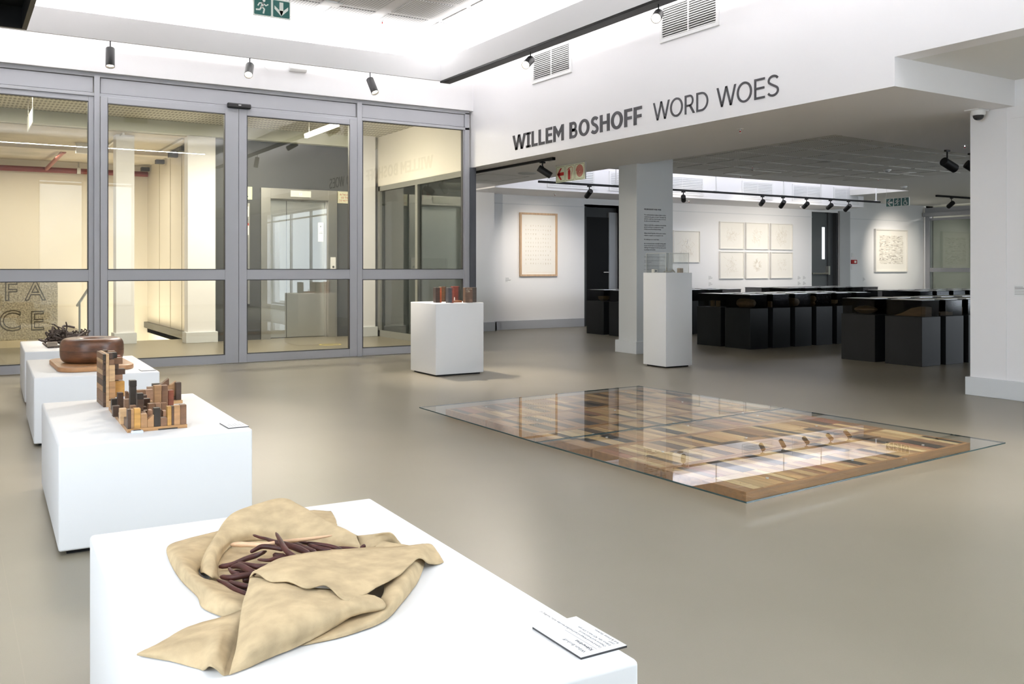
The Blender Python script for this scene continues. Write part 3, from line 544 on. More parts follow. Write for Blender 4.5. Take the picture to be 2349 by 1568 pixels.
CITY=[(0.63,0.643,0.5205,4.02,'d'),(0.643,0.655,0.5195,4.02,'t'),(0.655,0.681,0.522,4.02,'y'),(0.681,0.707,0.497,4.02,'t'),(0.707,0.733,0.491,4.02,'t'),(0.733,0.759,0.518,4.02,'k'),(0.759,0.786,0.475,4.02,'b'),(0.786,0.803,0.5205,4.02,'y'),(0.803,0.813,0.5205,4.02,'d'),(0.813,0.838,0.521,4.02,'t'),(0.838,0.864,0.523,4.02,'b'),(0.694,0.721,0.599,4.36,'k'),(0.708,0.733,0.552,4.26,'d'),(0.804,0.835,0.565,4.4,'t'),(0.839,0.867,0.561,4.42,'b'),(0.871,0.897,0.534,4.44,'r'),(0.671,0.696,0.524,4.55,'d'),(0.68,0.704,0.509,4.42,'p'),(0.649,0.675,0.493,4.58,'k'),(0.626,0.656,0.488,4.38,'d'),(0.622,0.65,0.505,4.16,'l'),(0.773,0.809,0.5165,4.66,'b'),(0.81,0.848,0.5155,4.66,'p'),(0.757,0.785,0.501,4.28,'b'),(0.789,0.815,0.498,4.3,'p'),(0.815,0.842,0.497,4.3,'b'),(0.777,0.804,0.495,4.5,'d'),(0.735,0.749,0.4935,4.14,'p'),(0.792,0.807,0.485,4.14,'p'),(0.764,0.787,0.4935,4.14,'d'),(0.701,0.718,0.4915,4.1,'b'),(0.687,0.712,0.495,4.3,'p'),(0.891,0.941,0.5115,4.92,'k'),(0.912,0.959,0.5425,4.86,'b'),(0.945,0.987,0.531,4.82,'t'),(0.976,1.002,0.528,4.78,'d'),(0.856,0.886,0.504,4.86,'p'),(0.785,0.801,0.5035,4.56,'d'),(0.729,0.741,0.5085,4.7,'b'),(0.743,0.759,0.4965,4.72,'l')]
WALLBLOCKS=[(0.671,0.695,0.6285,0.6555,4.82,'b'),(0.671,0.698,0.548,0.6285,4.82,'l'),(0.675,0.7,0.462,0.548,4.82,'t'),(0.666,0.687,0.659,0.6885,4.82,'d'),(0.699,0.72,0.6565,0.6825,4.9,'k'),(0.706,0.745,0.624,0.656,4.9,'b'),(0.707,0.727,0.5995,0.6255,4.9,'d'),(0.708,0.757,0.5715,0.599,4.9,'d'),(0.71,0.745,0.544,0.572,4.9,'p'),(0.71,0.728,0.5145,0.5435,4.9,'k'),(0.722,0.748,0.466,0.542,4.86,'y'),(0.711,0.734,0.459,0.514,4.9,'p'),(0.734,0.753,0.6325,0.6575,5.0,'r'),(0.671,0.691,0.6725,0.6875,5.0,'d'),(0.7,0.727,0.6685,0.6825,5.0,'b')]
# ================================================================== BIG LETTERING
def lettering():
    X0 = 5.999
    def ell(cx_, cy_, rx, ry, a0, a1, n=18): return [(cx_ + rx * math.cos(math.radians(a0 + (a1 - a0) * k / n)), cy_ + ry * math.sin(math.radians(a0 + (a1 - a0) * k / n))) for k in range(n + 1)]
    def glyph(ch, s, h):
        """(polygons, strokes, width) in cap heights; s = upright stem, h = level stem"""
        P, K = [], []
        R = lambda x0, x1, y0, y1: P.append([(x0, y0), (x1, y0), (x1, y1), (x0, y1)])
        D = lambda xt, xb, th: P.append([(xb, 0), (xb + th, 0), (xt + th, 1), (xt, 1)])
        bold = s > .15
        if ch == 'W':
            q = .31 if bold else .30; th = s * 1.03; D(0, q, th); D(2 * q, q, th); D(2 * q, 3 * q, th); D(4 * q, 3 * q, th); w = 4 * q + th
        elif ch == 'I':
            if bold: w = .50; R(.25 - s / 2, .25 + s / 2, 0, 1); R(0, w, 0, h * .85); R(0, w, 1 - h * .85, 1)
            else: w = s; R(0, s, 0, 1)
        elif ch == 'L': w = .64; R(0, s, 0, 1); R(s, w, 0, h)
        elif ch == 'E': w = .66; R(0, s, 0, 1); R(s, w, 0, h); R(s, w - .03, .5 - h / 2 + .02, .5 + h / 2 + .02); R(s, w, 1 - h, 1)
        elif ch == 'F': w = .64; R(0, s, 0, 1); R(s, w - .03, .47 - h / 2, .47 + h / 2); R(s, w, 1 - h, 1)
        elif ch == 'H': w = .84; R(0, s, 0, 1); R(w - s, w, 0, 1); R(s, w - s, .5 - h / 2 + .02, .5 + h / 2 + .02)
        elif ch == 'M':
            w = 1.04; R(0, s, 0, 1); R(w - s, w, 0, 1); c = w / 2
            P.append([(s * .9, 1), (s * .9, 1 - s * 1.5), (c, .22), (c, .58)]); P.append([(w - s * .9, 1 - s * 1.5), (w - s * .9, 1), (c, .58), (c, .22)])
        elif ch == 'O': w = .98; K.append((ell(w / 2, .5, w / 2 - s / 2, .515 - h / 2, 0, 360, 40)[:-1], None, True))
        elif ch == 'D': w = .86; R(0, s, 0, 1); K.append(([(s, 1 - h / 2)] + ell(.36, .5, w - s / 2 - .36, .5 - h / 2, 90, -90, 22) + [(s, h / 2)], h, False))
        elif ch in 'BR':
            w = .76 if bold else .72; R(0, s, 0, 1); m = .48 if ch == 'B' else .44; y1 = 1 - h / 2
            K.append(([(s, y1)] + ell(.38, (y1 + m) / 2, w - .06 - s / 2 - .38, (y1 - m) / 2, 90, -90, 14) + [(s, m)], h, False))
            if ch == 'B': K.append(([(s, m + h * .1)] + ell(.40, (m + h / 2) / 2, w - s / 2 - .40, (m - h / 2) / 2 + h * .05, 90, -90, 14) + [(s, h / 2)], h, False))
            else: P.append([(.30, .46), (w - s * .9, 0), (w + s * .35, 0), (.30 + s * 1.2, .48)])
        elif ch == 'S':
            w = .70; r = w / 2 - s / 2 * .9; K.append((ell(w / 2 + .02, .745, r - .01, .27 - h / 2, 25, 200, 14) + [(w * .33, .585), (w * .68, .46)] + ell(w / 2 - .01, .265, r + .01, .28 - h / 2, 35, -155, 16), (s + h) / 2 * .95, False))
        return P, K, w
    def ring_stroke(mb, pts, s, h, cx_, o, u, v, n):
        k = len(pts)
        out = [(p[0] + (s / 2) * math.cos(2 * math.pi * i / k), p[1] + (h / 2) * math.sin(2 * math.pi * i / k)) for i, p in enumerate(pts)]
        inn = [(p[0] - (s / 2) * math.cos(2 * math.pi * i / k), p[1] - (h / 2) * math.sin(2 * math.pi * i / k)) for i, p in enumerate(pts)]
        for i in range(k): j_ = (i + 1) % k; mb.prism([out[i], out[j_], inn[j_], inn[i]], o, u, v, n, -.001, .004)
    def row(body, s, h, gap, y_start, y_end, zb, cap, label):
        t = thing('title_lettering', (X0, (y_start + y_end) / 2, zb), label, 'lettering')
        cx_ = 0; lay = []
        for ch in body:
            if ch == ' ': cx_ += .44; continue
            P, K, w = glyph(ch, s, h); lay.append((cx_, P, K)); cx_ += w + (gap if ch not in 'W' else gap * .3)
        sx = (y_start - y_end) / (cx_ - gap)
        for x, P, K in lay:
            mb = MB(); o = (X0, y_start - x * sx, zb); u = (0, -sx, 0); v = (0, 0, cap); n = (-1, 0, 0)
            for p in P: mb.prism(p, o, u, v, n, -.001, .004)
            for pts, wd, closed in K:
                if closed: ring_stroke(mb, pts, s, h, 0, o, u, v, n)
                else: mb.stroke(pts, wd, o, u, v, n, -.001, .004)
            mb.build('letter', CHAR, t)
    row('WILLEM BOSHOFF', .235, .175, .11, 9.665, 7.175, 2.572, .184, 'bold charcoal first words of the exhibition title on the fascia')
    row('WORD WOES', .122, .108, .15, 7.0, 5.38, 2.573, .180, 'thin charcoal last two words of the exhibition title on the fascia')
lettering()

# ================================================================== PLINTHS
def plinth(corner, w, d, h, rot, label, bev=.010, group=None):
    """corner = near left corner on the floor, w along x, d along y"""
    t = thing('display_plinth', (corner[0], corner[1], 0), label, 'plinth', group)
    t.rotation_euler.z = math.radians(rot)
    W0 = WL[t.name]; WL[t.name] = Vector((0, 0, 0))
    bx(0, w, 0, d, .016, h).build('body', PLINTH, t, bevel=bev, seg=3, smooth=True)
    bx(.03, w - .03, .03, d - .03, 0, .016).build('recessed_foot', BLACK, t)
    WL[t.name] = W0
    return t
PH = .425
plinth((.262, 1.248), .755, 1.285, PH, -2, 'low white plinth in the foreground carrying the suede bundle')
plinth((.360, 3.868), .735, 1.275, PH, -1.9, 'low white plinth carrying the wooden block city')
plinth((.452, 6.335), .735, 1.285, PH, -1.9, 'low white plinth carrying the dark wooden ring')
plinth((.530, 8.35), .735, 1.26, PH, -2, 'low white plinth furthest along the row, carrying rusty scrap')
plinth((4.222, 8.285), .562, .595, .745, 0, 'square white plinth before the glass with upright red wood blocks', bev=.006)
plinth((6.742, 7.655), .388, .386, 1.055, 0, 'tall narrow white plinth with a clear acrylic case', bev=.003)

# ================================================================== SUEDE BUNDLE
def catmull(p0, p1, p2, p3, t):
    return .5 * ((2 * p1) + (p2 - p0) * t + (2 * p0 - 5 * p1 + 4 * p2 - p3) * t * t + (3 * p1 - p0 - 3 * p2 + p3) * t ** 3)
def resample(pts, n):
    pts = [Vector(p) for p in pts]; out = []
    ext = [pts[0] * 2 - pts[1]] + pts + [pts[-1] * 2 - pts[-2]]
    for i in range(len(pts) - 1):
        for k in range(n): out.append(catmull(ext[i], ext[i + 1], ext[i + 2], ext[i + 3], k / n))
    return out + [pts[-1]]
def cloth():
    from mathutils import noise
    mb = MB()
    for key, g in CLOTH.items():
        rows = [resample(c, 7) for c in g]
        m = len(rows[0]); cols = [resample([r[j] for r in rows], 6) for j in range(m)]
        nu, nv = len(cols), len(cols[0]); vs = []
        for c in cols:
            for p in c:
                q = p.copy(); q.z += .0016 * noise.noise(p * 26) + .0007 * noise.noise(p * 75)
                q.z = max(q.z, .4275); vs.append(q)
        mb.add(vs, [(i * nv + j, (i + 1) * nv + j, (i + 1) * nv + j + 1, i * nv + j + 1) for i in range(nu - 1) for j in range(nv - 1)])
    o = mb.build('suede_hide', SUEDE, smooth='all')
    md = o.modifiers.new('thick', 'SOLIDIFY'); md.thickness = .0022; md.offset = 0
    tag(o, 'crumpled beige suede hide folded around dark sticks', 'leather')
    return o
hide = cloth()
# small inked stamp on the hide
st = MB(); o_ = Vector((.522, 1.782, .4312))
for k in range(5): st.box(o_.x + k * .0035, o_.x + k * .0035 + .0008, o_.y, o_.y + .012 - .004 * abs(k - 2), o_.z, o_.z + .0004)
st.box(o_.x, o_.x + .015, o_.y - .001, o_.y, o_.z, o_.z + .0004)
_s = st.build('ink_stamp', INKD); _s.parent = hide; _s['label'] = 'small dark ink stamp'
for kind, pts, rad, lab in STICKS:
    P = resample(pts, 4); n = len(P); R = [rad[0]] * 1
    R = [rad[min(len(rad) - 1, int(i / n * len(rad)))] for i in range(n)]
    rr = []
    for i in range(n):
        f = i / (n - 1) * (len(rad) - 1); a = int(min(f, len(rad) - 2)); rr.append(rad[a] + (rad[a + 1] - rad[a]) * (f - a))
    rr[0] *= .55; rr[-1] *= .6
    zmin = min(p.z - r for p, r in zip(P, rr))
    for p, r in zip(P, rr): p.z = max(p.z, .4285 + r)
    mb = MB().tube(P, rr, 10)
    o = mb.build('stick', STICKP if kind == 'pale' else STICK, smooth='all')
    tag(o, lab, 'stick', 'sticks inside the suede hide')

# ================================================================== WOODEN BLOCK CITY
WC = {'d': (.075, .042, .026), 'k': (.035, .026, .018), 't': (.40, .22, .10), 'y': (.52, .28, .075), 'l': (.62, .40, .21), 'b': (.20, .105, .055), 'p': (.36, .21, .125), 'r': (.20, .05, .02)}
def wcol(k):
    c = WC[k]; f = random.uniform(.68, .98); return tuple(v * f for v in c)
def city():
    r = random.Random(11)
    t = thing('wooden_block_city', (.75, 4.3, PH), 'toy-like city of mixed wood blocks unfolded on its plinth', 'sculpture')
    zb = .44
    def wb(name, x0, x1, y0, y1, z0, z1, k, bev=.0012, slant=None):
        if slant:
            a, b = (z1, z1 - slant) if slant > 0 else (z1 + slant, z1)
            MB().hexa([(x0, y0, z0), (x1, y0, z0), (x1, y1, z0), (x0, y1, z0), (x0, y0, a), (x1, y0, b), (x1, y1, b), (x0, y1, a)]).build(name, WOODV, t, bevel=bev, seg=1, color=wcol(k))
        else: bx(x0, x1, y0, y1, z0, z1).build(name, WOODV, t, bevel=bev, seg=1, color=wcol(k))
    # bases
    MB().hexa([(.629, 4.018, PH), (.866, 4.018, PH), (.90, 4.72, PH), (.655, 4.72, PH), (.629, 4.018, zb), (.866, 4.018, zb), (.90, 4.72, zb), (.655, 4.72, zb)]).build('tray_base', WOODV, t, color=(.40, .22, .09))
    for k in range(6): wb('base_edge', .632 + .039 * k, .632 + .039 * (k + 1), 4.0165, 4.018, PH, PH + .006, r.choice('dkbt'))
    # low field of blocks
    occupied = [(a, b, y, y + .034) for a, b, z, y, k in CITY]
    for j in range(16):
        y0 = 4.06 + .041 * j; xs = .631 + (y0 - 4.02) * .037; w = .235 / 9
        for i in range(9):
            x0 = xs + w * i
            if any(x0 < b - .004 and x0 + w > a + .004 and y0 < d and y0 + .041 > c for a, b, c, d in occupied): continue
            h = r.choice((.008, .014, .018, .022, .028)) + (.006 if i in (0, 8) else 0)
            wb('block', x0 + .0004, x0 + w - .0004, y0, y0 + .0405, zb, zb + h, r.choice('ddbbtpkl'), .0008)
    for n, (a, b, z, y, k) in enumerate(CITY):
        d = .032 if y < 4.05 else .036
        z0 = zb
        if y > 4.75: z0 = zb
        sl = {32: .0, 33: -.035, 34: -.03}.get(n)
        if n in (4,): sl = -.02
        wb('block', a + .0003, b - .0003, y, y + d, z0, z, k, .0012, sl)
    # two toned tops of the tallest towers
    for a, b, z, y in ((.694, .721, .599, 4.36), (.708, .733, .552, 4.26), (.804, .835, .565, 4.40)):
        wb('block', a - .0006, b + .0006, y - .0008, y + .037, z - .026, z + .0006, 'k' if y < 4.4 else 't')
    # rear right section base
    MB().hexa([(.90, 4.76, PH), (1.004, 4.76, PH), (1.0, 4.98, PH), (.90, 4.98, PH), (.90, 4.76, zb), (1.004, 4.76, zb), (1.0, 4.98, zb), (.90, 4.98, zb)]).build('tray_base', WOODV, t, color=(.42, .25, .11))
    for i in range(3):
        for j in range(4): wb('block', .905 + .03 * i, .933 + .03 * i, 4.80 + .042 * j, 4.84 + .042 * j, zb, zb + r.choice((.015, .03, .045)), r.choice('dbtp'), .0008)
    # standing section: slatted outer face, pale board, protruding blocks
    slats = [('b', .262), ('l', .232), ('t', .215), ('b', .19), ('l', .157), ('b', .123), ('d', .10), ('t', .06), ('b', .035)]
    zt = .683
    cuts = [(.683, .652, 'b'), (.652, .638, 'l'), (.638, .632, 't'), (.632, .602, 'b'), (.602, .578, 'l'), (.578, .555, 'b'), (.555, .525, 'd'), (.525, .498, 't'), (.498, .448, 'b'), (.448, .425, 'b')]
    for z1, z0, k in cuts:
        wb('slat', .645, .657, 4.842, 5.05, z0 + .0003, z1 - .0003, k)
        wb('slat', .645, .657, 4.82, 4.8415, z0 + .0003, z1 - .0003, r.choice('dk') if k != 't' else 'k')
    wb('board', .6573, .671, 4.818, 5.05, PH, .684, 'l')
    for a, b, z0, z1, y, k in WALLBLOCKS:
        wb('block', .6712, b, y, min(y + .05, 5.05), z0 + .0004, z1 - .0004, k)
    for j in range(3):
        for z_ in range(6):
            wb('block', .6712, .6712 + r.choice((.012, .02, .03)), 4.88 + .055 * j, 4.93 + .055 * j, .43 + .041 * z_, .469 + .041 * z_, r.choice('dbtkp'), .0008)
city()
cl = thing('clear_cleat', (.66, 4.0, PH), 'small clear plastic capsule lying before the block city', 'capsule')
MB().hexa([(.637, 3.985, PH), (.686, 3.975, PH), (.688, 4.004, PH), (.639, 4.012, PH), (.640, 3.987, PH + .012), (.684, 3.978, PH + .012), (.686, 4.0, PH + .012), (.641, 4.009, PH + .012)]).build('capsule_body', M('clear_plastic', (.62, .64, .66), .1, spec=.8), cl, bevel=.004)
bx(.648, .676, 3.988, 3.998, PH + .0115, PH + .0135).build('core', BLACK, cl)

# ================================================================== RING ON A BOARD
bd = MB()
pts = []
for cx_, cy_, a0 in ((.955, 6.66, -90), (.955, 7.18, 0), (.735, 7.18, 90), (.735, 6.66, 180)):
    rr_ = .125
    for k in range(9): a = math.radians(a0 + k * 11.25); pts.append((cx_ + rr_ * math.cos(a), cy_ + rr_ * math.sin(a) * 1.1))
bd.prism(pts, (0, 0, PH), (1, 0, 0), (0, 1, 0), (0, 0, 1), 0, .032)
board = bd.build('wooden_board', BOARDW, bevel=.008, seg=3, smooth=True)
tag(board, 'tan wooden board with rounded corners under the dark ring', 'board')
eng = MB(); rng = random.Random(5)
for k in range(90):
    a = math.radians(rng.uniform(-120, -60)) ; x = rng.uniform(.70, 1.0); y = 6.575 + rng.choice((0, .014, .028)) ; eng.box(x, x + rng.uniform(.002, .006), y, y + .002, PH + .0319, PH + .0326)
for k in range(60):
    x = rng.choice((.63, .645, .66)) ; y = rng.uniform(6.72, 7.1); eng.box(x, x + .002, y, y + rng.uniform(.004, .012), PH + .0319, PH + .0326)
e_ = eng.build('carved_lettering', M('carved_pale', (.62, .42, .2), .7)); e_.parent = board; e_['kind'] = 'stuff'; e_['label'] = 'pale carved lettering round the edge'
ring = thing('wooden_ring', (.852, 6.90, PH + .032), 'thick dark wooden ring with a lidded seam, on a tan board', 'sculpture')
def ringprof(R, r0, h, z0, lo, hi):
    pr = []
    for k in range(lo, hi + 1):
        a = 2 * math.pi * k / 32; c, s_ = math.cos(a), math.sin(a); e = .62
        pr.append((R + r0 * math.copysign(abs(c) ** e, c), z0 + h / 2 * math.copysign(abs(s_) ** e, s_)))
    return pr
z0_ = .085
lo_ = ringprof(.135, .068, .166, .0835, 15, 32) ; up = ringprof(.135, .068, .166, .0835, 0, 17)
MB().lathe(lo_, ring.location, (0, 0, 1), 48, True).build('lower_half', RINGW, ring, smooth=True)
MB().lathe([(.2036, .0825), (.2036, .0845), (.19, .0845), (.19, .0825)], ring.location, (0, 0, 1), 48, True).build('seam', M('seam_dark', (.02, .01, .006), .6), ring)
up = [(r, z + .0012) for r, z in up]
MB().lathe(up, ring.location, (0, 0, 1), 48, True).build('lid', RINGW, ring, smooth=True)

# ================================================================== SCRAP BUNDLE
def scrap():
    r = random.Random(3); t = thing('scrap_bundle', (.9, 8.85, PH), 'bundle of twisted dark rusty strips on the furthest low plinth', 'sculpture')
    mb = MB(); mb.box(.725, 1.07, 8.66, 8.685, PH, PH + .012); mb.box(.725, .75, 8.685, 9.2, PH, PH + .012); mb.box(1.045, 1.07, 8.685, 9.2, PH, PH + .012)
    mb.build('base_frame', RUST, t)
    bx(.722, .80, 8.655, 8.70, PH + .012, PH + .05).build('end_block', M('worn_block', (.20, .16, .12), .7), t, bevel=.004)
    for k in range(80):                                   # tangled head of the bundle
        c = Vector((.84 + r.gauss(0, .045), 8.86 + r.gauss(0, .07), PH + .082 + r.gauss(0, .028)))
        d = Vector((r.gauss(0, 1), r.gauss(0, .7), r.gauss(.1, .6))).normalized(); L = r.uniform(.035, .075)
        side = Vector((r.gauss(0, 1), r.gauss(0, 1), r.gauss(0, 1))) * .03
        pts = [c - d * L, c + side * .6, c + d * L * .7 + side * .3, c + d * L + side * r.uniform(-1, 1)]
        for p in pts: p.z = max(p.z, PH + .02)
        MB().tube(resample(pts, 3), r.uniform(.005, .011), 5).build('strip', RUST, t)
    for k in range(16):                                   # long strips running to the right
        a = Vector((.74 + r.uniform(-.01, .08), 8.72 + r.uniform(0, .12), PH + .03 + r.uniform(0, .04)))
        b = Vector((1.02 + r.uniform(-.04, .06), 8.85 + r.uniform(-.05, .15), PH + .07 + r.uniform(-.02, .035)))
        m = (a + b) / 2 + Vector((0, r.gauss(0, .02), r.gauss(0, .012)))
        MB().tube(resample([a, m, b], 4), r.uniform(.006, .011), 5).build('strip', RUST, t)
    for k in range(10):                                   # short nails standing at the right end
        a = Vector((1.0 + r.uniform(-.04, .08), 8.88 + r.uniform(-.06, .1), PH + .07)); b = a + Vector((r.gauss(.01, .02), r.gauss(0, .01), r.uniform(.03, .075)))
        MB().tube([a, b], .005, 6).lathe([(.011, 0), (.011, .005)], b, (b - a), 7).build('bolt', RUST, t)
scrap()

# ================================================================== BLOCKS ON THE SQUARE PLINTH
ZP = .745
def upright(px0, px1, y, h, c0, label, w=None, turn=0., cside=None):
    t = thing('upright_wood_block', ((px0 + px1) / 2, y + .03, ZP), label, 'wood block', 'upright blocks on the square plinth')
    b = bx(px0, px1, y, y + (w or .06), ZP, ZP + h).build('block_core', WOODV, t, bevel=.0015, seg=1, color=c0)
    if cside: bx(px1 - .018, px1 + .0008, y - .0008, y + (w or .06) * .9, ZP + .002, ZP + h - .002).build('side_veneer', WOODV, t, color=cside)
    return t
DK, RD, OR = (.045, .028, .022), (.16, .035, .022), (.32, .07, .022)
upright(4.340, 4.408, 8.52, .158, DK, 'leftmost upright block, dark face with an orange side', cside=OR)
upright(4.392, 4.452, 8.335, .158, (.05, .045, .05), 'second block from the left, in front, dark with a red edge', cside=RD)
upright(4.520, 4.582, 8.74, .162, (.10, .06, .03), 'block behind the second one from the left, amber topped', cside=(.04, .03, .02))
upright(4.600, 4.632, 8.66, .145, OR, 'narrow orange block standing behind the low slab')
upright(4.655, 4.735, 8.72, .165, RD, 'wide dark red block behind the inscribed block', cside=DK)
b6 = upright(4.590, 4.680, 8.335, .158, (.10, .055, .032), 'brown block with pale incised writing in front', w=.05)
upright(4.672, 4.715, 8.40, .156, RD, 'red block right of the inscribed block', w=.05)
upright(4.720, 4.775, 8.42, .156, (.06, .045, .035), 'rightmost upright block, dark grey brown', w=.06)
gx = MB(); rg = random.Random(2)
for row, n in ((0, 6), (1, 4), (2, 4)):
    for k in range(n): x = 4.598 + k * .012 + rg.uniform(0, .003); z = ZP + .14 - row * .014; gx.box(x, x + rg.uniform(.003, .008), 8.3338, 8.335, z, z + rg.uniform(.003, .008))
g_ = gx.build('incised_writing', M('pale_incision', (.62, .55, .42), .7), b6); g_['label'] = 'pale incised writing'
sl = bx(4.455, 4.60, 8.42, 8.50, ZP, ZP + .022).build('wood_slab', WOODV, bevel=.002, color=(.20, .075, .03)); tag(sl, 'low reddish wooden slab lying between the upright blocks', 'wood slab')
fg = MB().lathe([(.008, 0), (.008, .004), (.005, .008), (.0055, .025), (.004, .034)], (4.525, 8.45, ZP + .022), (0, 0, 1), 10).build('small_figure', M('ivory', (.8, .78, .72), .4), smooth=True); tag(fg, 'tiny white peg standing on the low slab', 'peg')
cd = bx(4.30, 4.40, 8.30, 8.325, ZP, ZP + .003).build('caption_card', PAPERW); tag(cd, 'white caption card at the front corner of the square plinth', 'caption card')

# ================================================================== ACRYLIC CASE ON THE TALL PLINTH
ZT = 1.055
ac = thing('acrylic_case', (6.936, 7.848, ZT), 'clear acrylic box cover standing on the tall plinth', 'display case')
a0, a1, b0, b1, hz = 6.765, 7.105, 7.68, 8.02, ZT + .218
bx(a0, a1, b0, b0 + .004, ZT, hz).build('front_sheet', ACRYL, ac); bx(a0, a1, b1 - .004, b1, ZT, hz).build('back_sheet', ACRYL, ac)
bx(a0, a0 + .004, b0 + .004, b1 - .004, ZT, hz).build('side_sheet', ACRYL, ac); bx(a1 - .004, a1, b0 + .004, b1 - .004, ZT, hz).build('side_sheet', ACRYL, ac)
bx(a0, a1, b0, b1, hz, hz + .004).build('top_sheet', ACRYL, ac)
ed = MB()
for x in (a0, a1 - .004):
    for y in (b0, b1 - .004): ed.box(x, x + .004, y, y + .004, ZT, hz)
ed.box(a0, a1, b0, b0 + .0045, hz - .0005, hz + .0045).box(a0, a1, b1 - .0045, b1, hz - .0005, hz + .0045).box(a0, a0 + .0045, b0, b1, hz - .0005, hz + .0045).box(a1 - .0045, a1, b0, b1, hz - .0005, hz + .0045)
ed.build('polished_edges', ACRYE, ac)
cb = thing('white_cube', (6.81, 7.93, ZT), 'small white cube with a dark round hole inside the acrylic case', 'sculpture')
bx(6.785, 6.833, 7.90, 7.948, ZT, ZT + .04).build('cube_body', M('ivory', (.8, .78, .72), .4), cb, bevel=.002)
MB().lathe([(.011, 0), (.011, .002)], (6.809, 7.8985, ZT + .02), (0, 1, 0), 14).build('round_hole', M('slate_hole', (.10, .11, .15), .5), cb)
cu = thing('curled_form', (6.88, 7.80, ZT), 'small curled metal form lying inside the acrylic case', 'sculpture')
MB().tube(resample([(6.84, 7.80, ZT + .008), (6.865, 7.79, ZT + .022), (6.88, 7.80, ZT + .05), (6.893, 7.81, ZT + .044), (6.88, 7.80, ZT + .014), (6.91, 7.77, ZT + .012), (6.935, 7.76, ZT + .03), (6.95, 7.77, ZT + .02), (6.975, 7.77, ZT + .008)], 4), .008, 7).build('curl', M('pale_metal', (.55, .53, .47), .35, .6), cu, smooth='all')
wc = bx(7.035, 7.085, 7.75, 7.80, ZT, ZT + .051).build('wood_cube', M('pale_wood_cube', (.46, .38, .30), .6, noise=((40, 40, 6), .15)), bevel=.002); tag(wc, 'plain pale wooden cube at the right inside the acrylic case', 'cube')

# ================================================================== CAPTION CARDS ON THE LOW PLINTHS
def card_near():
    o = Vector((1.030, 1.273, PH)); u = Vector((.018, 1, 0)).normalized(); v = Vector((-1, .018, 0)).normalized()
    t = thing('caption_card', o, 'white caption card at the right corner of the foreground plinth', 'caption card')
    MB().prism([(0, 0), (.158, 0), (.158, .1), (0, .1)], o, u, v, (0, 0, 1), 0, .0035).build('card_core', ALUD, t)
    MB().prism([(.0004, .0004), (.1576, .0004), (.1576, .0996), (.0004, .0996)], o, u, v, (0, 0, 1), .0035, .0042).build('card_face', PAPERW, t)
    for body, sz, ox, oy, m_, bold in (("Willem Boshoff", .0105, .014, .078, INKD, 0), ("Kykverdriet", .0105, .014, .063, INKD, .02), ("Carved wood wrapped and bundled wooden sticks, handling of", .0078, .014, .044, INKD, 0), ("Chamois and found wood", .0078, .014, .034, INKD, 0), ("Edition size: 420 mm x 330 mm", .0078, .014, .024, INKD, 0), ("1997", .0078, .014, .014, INKD, 0), ("Rob & Denny Gerwon", .0078, .014, .006, INKD, 0)):
        q = o + u * ox + v * oy + Vector((0, 0, .0043)); write('print', body, sz, q, u, v, m_, t, bold=bold, depth=.0001, res=1)
    q = MB(); a = o + u * .014 + v * .056 + Vector((0, 0, .0042)); q.prism([(0, 0), (.10, 0), (.10, .0008), (0, .0008)], a, u, v, (0, 0, 1), 0, .0002); q.build('rule', INK, t)
card_near()
def plain_card(x0, x1, y0, y1, label):
    t = thing('caption_card', ((x0 + x1) / 2, (y0 + y1) / 2, PH), label, 'caption card')
    bx(x0, x1, y0, y1, PH, PH + .0035).build('card_core', ALUD, t); bx(x0 + .0004, x1 - .0004, y0 + .0004, y1 - .0004, PH + .0035, PH + .0042).build('card_face', PAPERW, t)
    q = MB()
    for k in range(6): x = x0 + .012 + k * .012; q.box(x, x + .0012, y0 + .02, y0 + .02 + (.05, .08, .06, .075, .055, .04)[k], PH + .0042, PH + .0044)
    q.build('print', INK, t)
plain_card(1.008, 1.094, 3.897, 4.045, 'white caption card on the block city plinth corner')
plain_card(1.086, 1.178, 6.382, 6.49, 'white caption card on the ring plinth corner')

